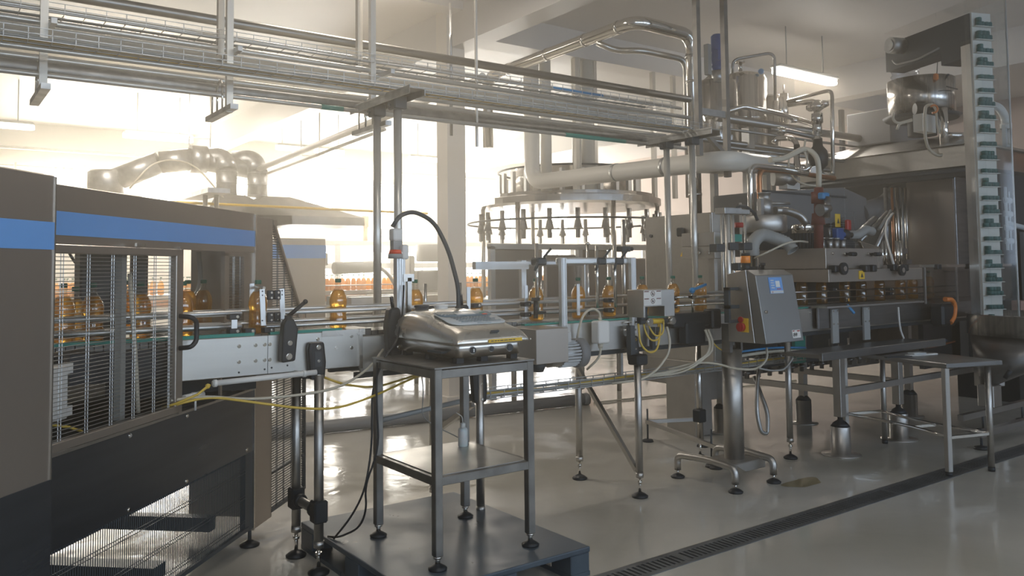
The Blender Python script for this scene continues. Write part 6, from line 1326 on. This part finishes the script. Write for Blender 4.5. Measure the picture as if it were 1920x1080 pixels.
B().box(6.9, 7.4, 12.2, 12.7, 1.0, 1.5).cyl((7.3, 12.4, 1.65), (7.3, 12.4, 1.95), .28, 20).box(6.75, 6.85, 12.2, 12.4, 1.0, 1.75).o('machine_body', M['greymid'], t, bevel=.02)
B().box(5.9, 7.6, 12.1, 12.16, .55, 1.16).o('base_panel', M['steel_sat'], t)
tag(B().tube([(8.6, 12.4, 1.2), (8.65, 12.4, 1.5), (8.85, 12.4, 1.65), (9.05, 12.4, 1.68)], .05, 8, .2, 5).o('hose', M['graphite']), 'dark curved hose left of the white column', 'hose')
tag(B().cyl((7.43, 15.3, 2.4), (7.43, 15.3, 2.62), .07, 12).cyl((7.43, 15.3, 2.12), (7.43, 15.3, 2.4), .05, 10).o('far_beacon', M['beacon_amber']), 'small amber beacon on the partition, left of the steel posts', 'beacon')
# second beacon column at the cabinet
p = R(1305, 385, y=6.2); tag(B().cyl((p[0], p[1], 1.98), (p[0], p[1], 2.12), .035, 14).o('signal_light', M['red']), 'red signal light standing behind the electrical cabinet', 'beacon')

# ------------------------------------------------------------------ light
lamp(-.6, .7, -.3, 3.8, 'added fluorescent fill lamp above the viewer, left one')  # unseen pair added for fill and highlights on the steel
lamp(2.6, 3.9, -.3, 3.8, 'added fluorescent fill lamp above the viewer, right one')
tag(B()._add([(5.0+.17*math.cos(a*PI/18)*(1+.22*math.sin(a*PI/6)), 3.46+.10*math.sin(a*PI/18)*(1+.25*math.cos(a*PI/9)), .0012) for a in range(36)], [list(range(36))]).o('puddle', M['puddle']), 'small wet amber puddle on the floor right of the console pedestal', 'puddle')
def area(name, loc, rot, sx, sy, e, col):
    l = bpy.data.lights.new(name, 'AREA'); l.shape = 'RECTANGLE'; l.size = sx; l.size_y = sy; l.energy = e; l.color = col
    o = bpy.data.objects.new(name, l); C.objects.link(o); o.location = loc; o.rotation_euler = rot; return o
# daylight falling in through the window band of the back wall
area('window_daylight', (8.6, YW-.05, 3.1), (math.radians(-90), 0, 0), 15, 1.25, LWIN, (1, .88, .68))
area('low_window_daylight', (11.5, YW-.05, 1.55), (math.radians(-90), 0, 0), 11, .95, LLOW, (1, .92, .80))
for i, (x, y, e) in enumerate(((9.1, 6.1, 45), (12.5, 3.2, 12), (1.8, 10.0, 70), (7.5, 11.5, 90), (3.5, 14, 70), (3.0, 5.9, 55), (1.5, 1.0, FL), (6.0, .4, FL*.3))):  # light of the lamp over the tanks, plus unseen ceiling fill added
    area('lamp_and_fill_light', (x, y, 3.86 if i == 0 else 4.3), (0, 0, 0), 1.2, .3, e*LAMPFILL, (1, .88, .74))
area('front_fill', (3.5, -5.9, 2.6), (math.radians(90), 0, 0), 17, 1.7, LFRONT, (.72, .86, 1))  # unseen cool fill added along the front windows
w = bpy.data.worlds.new('flare haze'); scene.world = w; w.use_nodes = True; nt = w.node_tree
nt.nodes['Background'].inputs[0].default_value = (.3, .36, .42, 1); nt.nodes['Background'].inputs[1].default_value = .3
if HAZE:      # warm haze volume standing in for the lens flare's veil
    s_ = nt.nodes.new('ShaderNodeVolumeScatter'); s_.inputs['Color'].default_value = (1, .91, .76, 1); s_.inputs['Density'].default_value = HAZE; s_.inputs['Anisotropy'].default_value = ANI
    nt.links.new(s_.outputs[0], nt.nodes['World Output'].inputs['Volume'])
vs_ = scene.view_settings; vs_.view_transform = 'Standard'; vs_.look = 'None'; vs_.gamma = 1; vs_.use_curve_mapping = False; vs_.exposure = EXPO
scene.cycles.max_bounces = 8; scene.cycles.transparent_max_bounces = 20; scene.cycles.transmission_bounces = 6; scene.cycles.glossy_bounces = 4; scene.cycles.diffuse_bounces = 3
scene.cycles.volume_bounces = 0; scene.cycles.sample_clamp_indirect = 4; scene.cycles.adaptive_threshold = .03
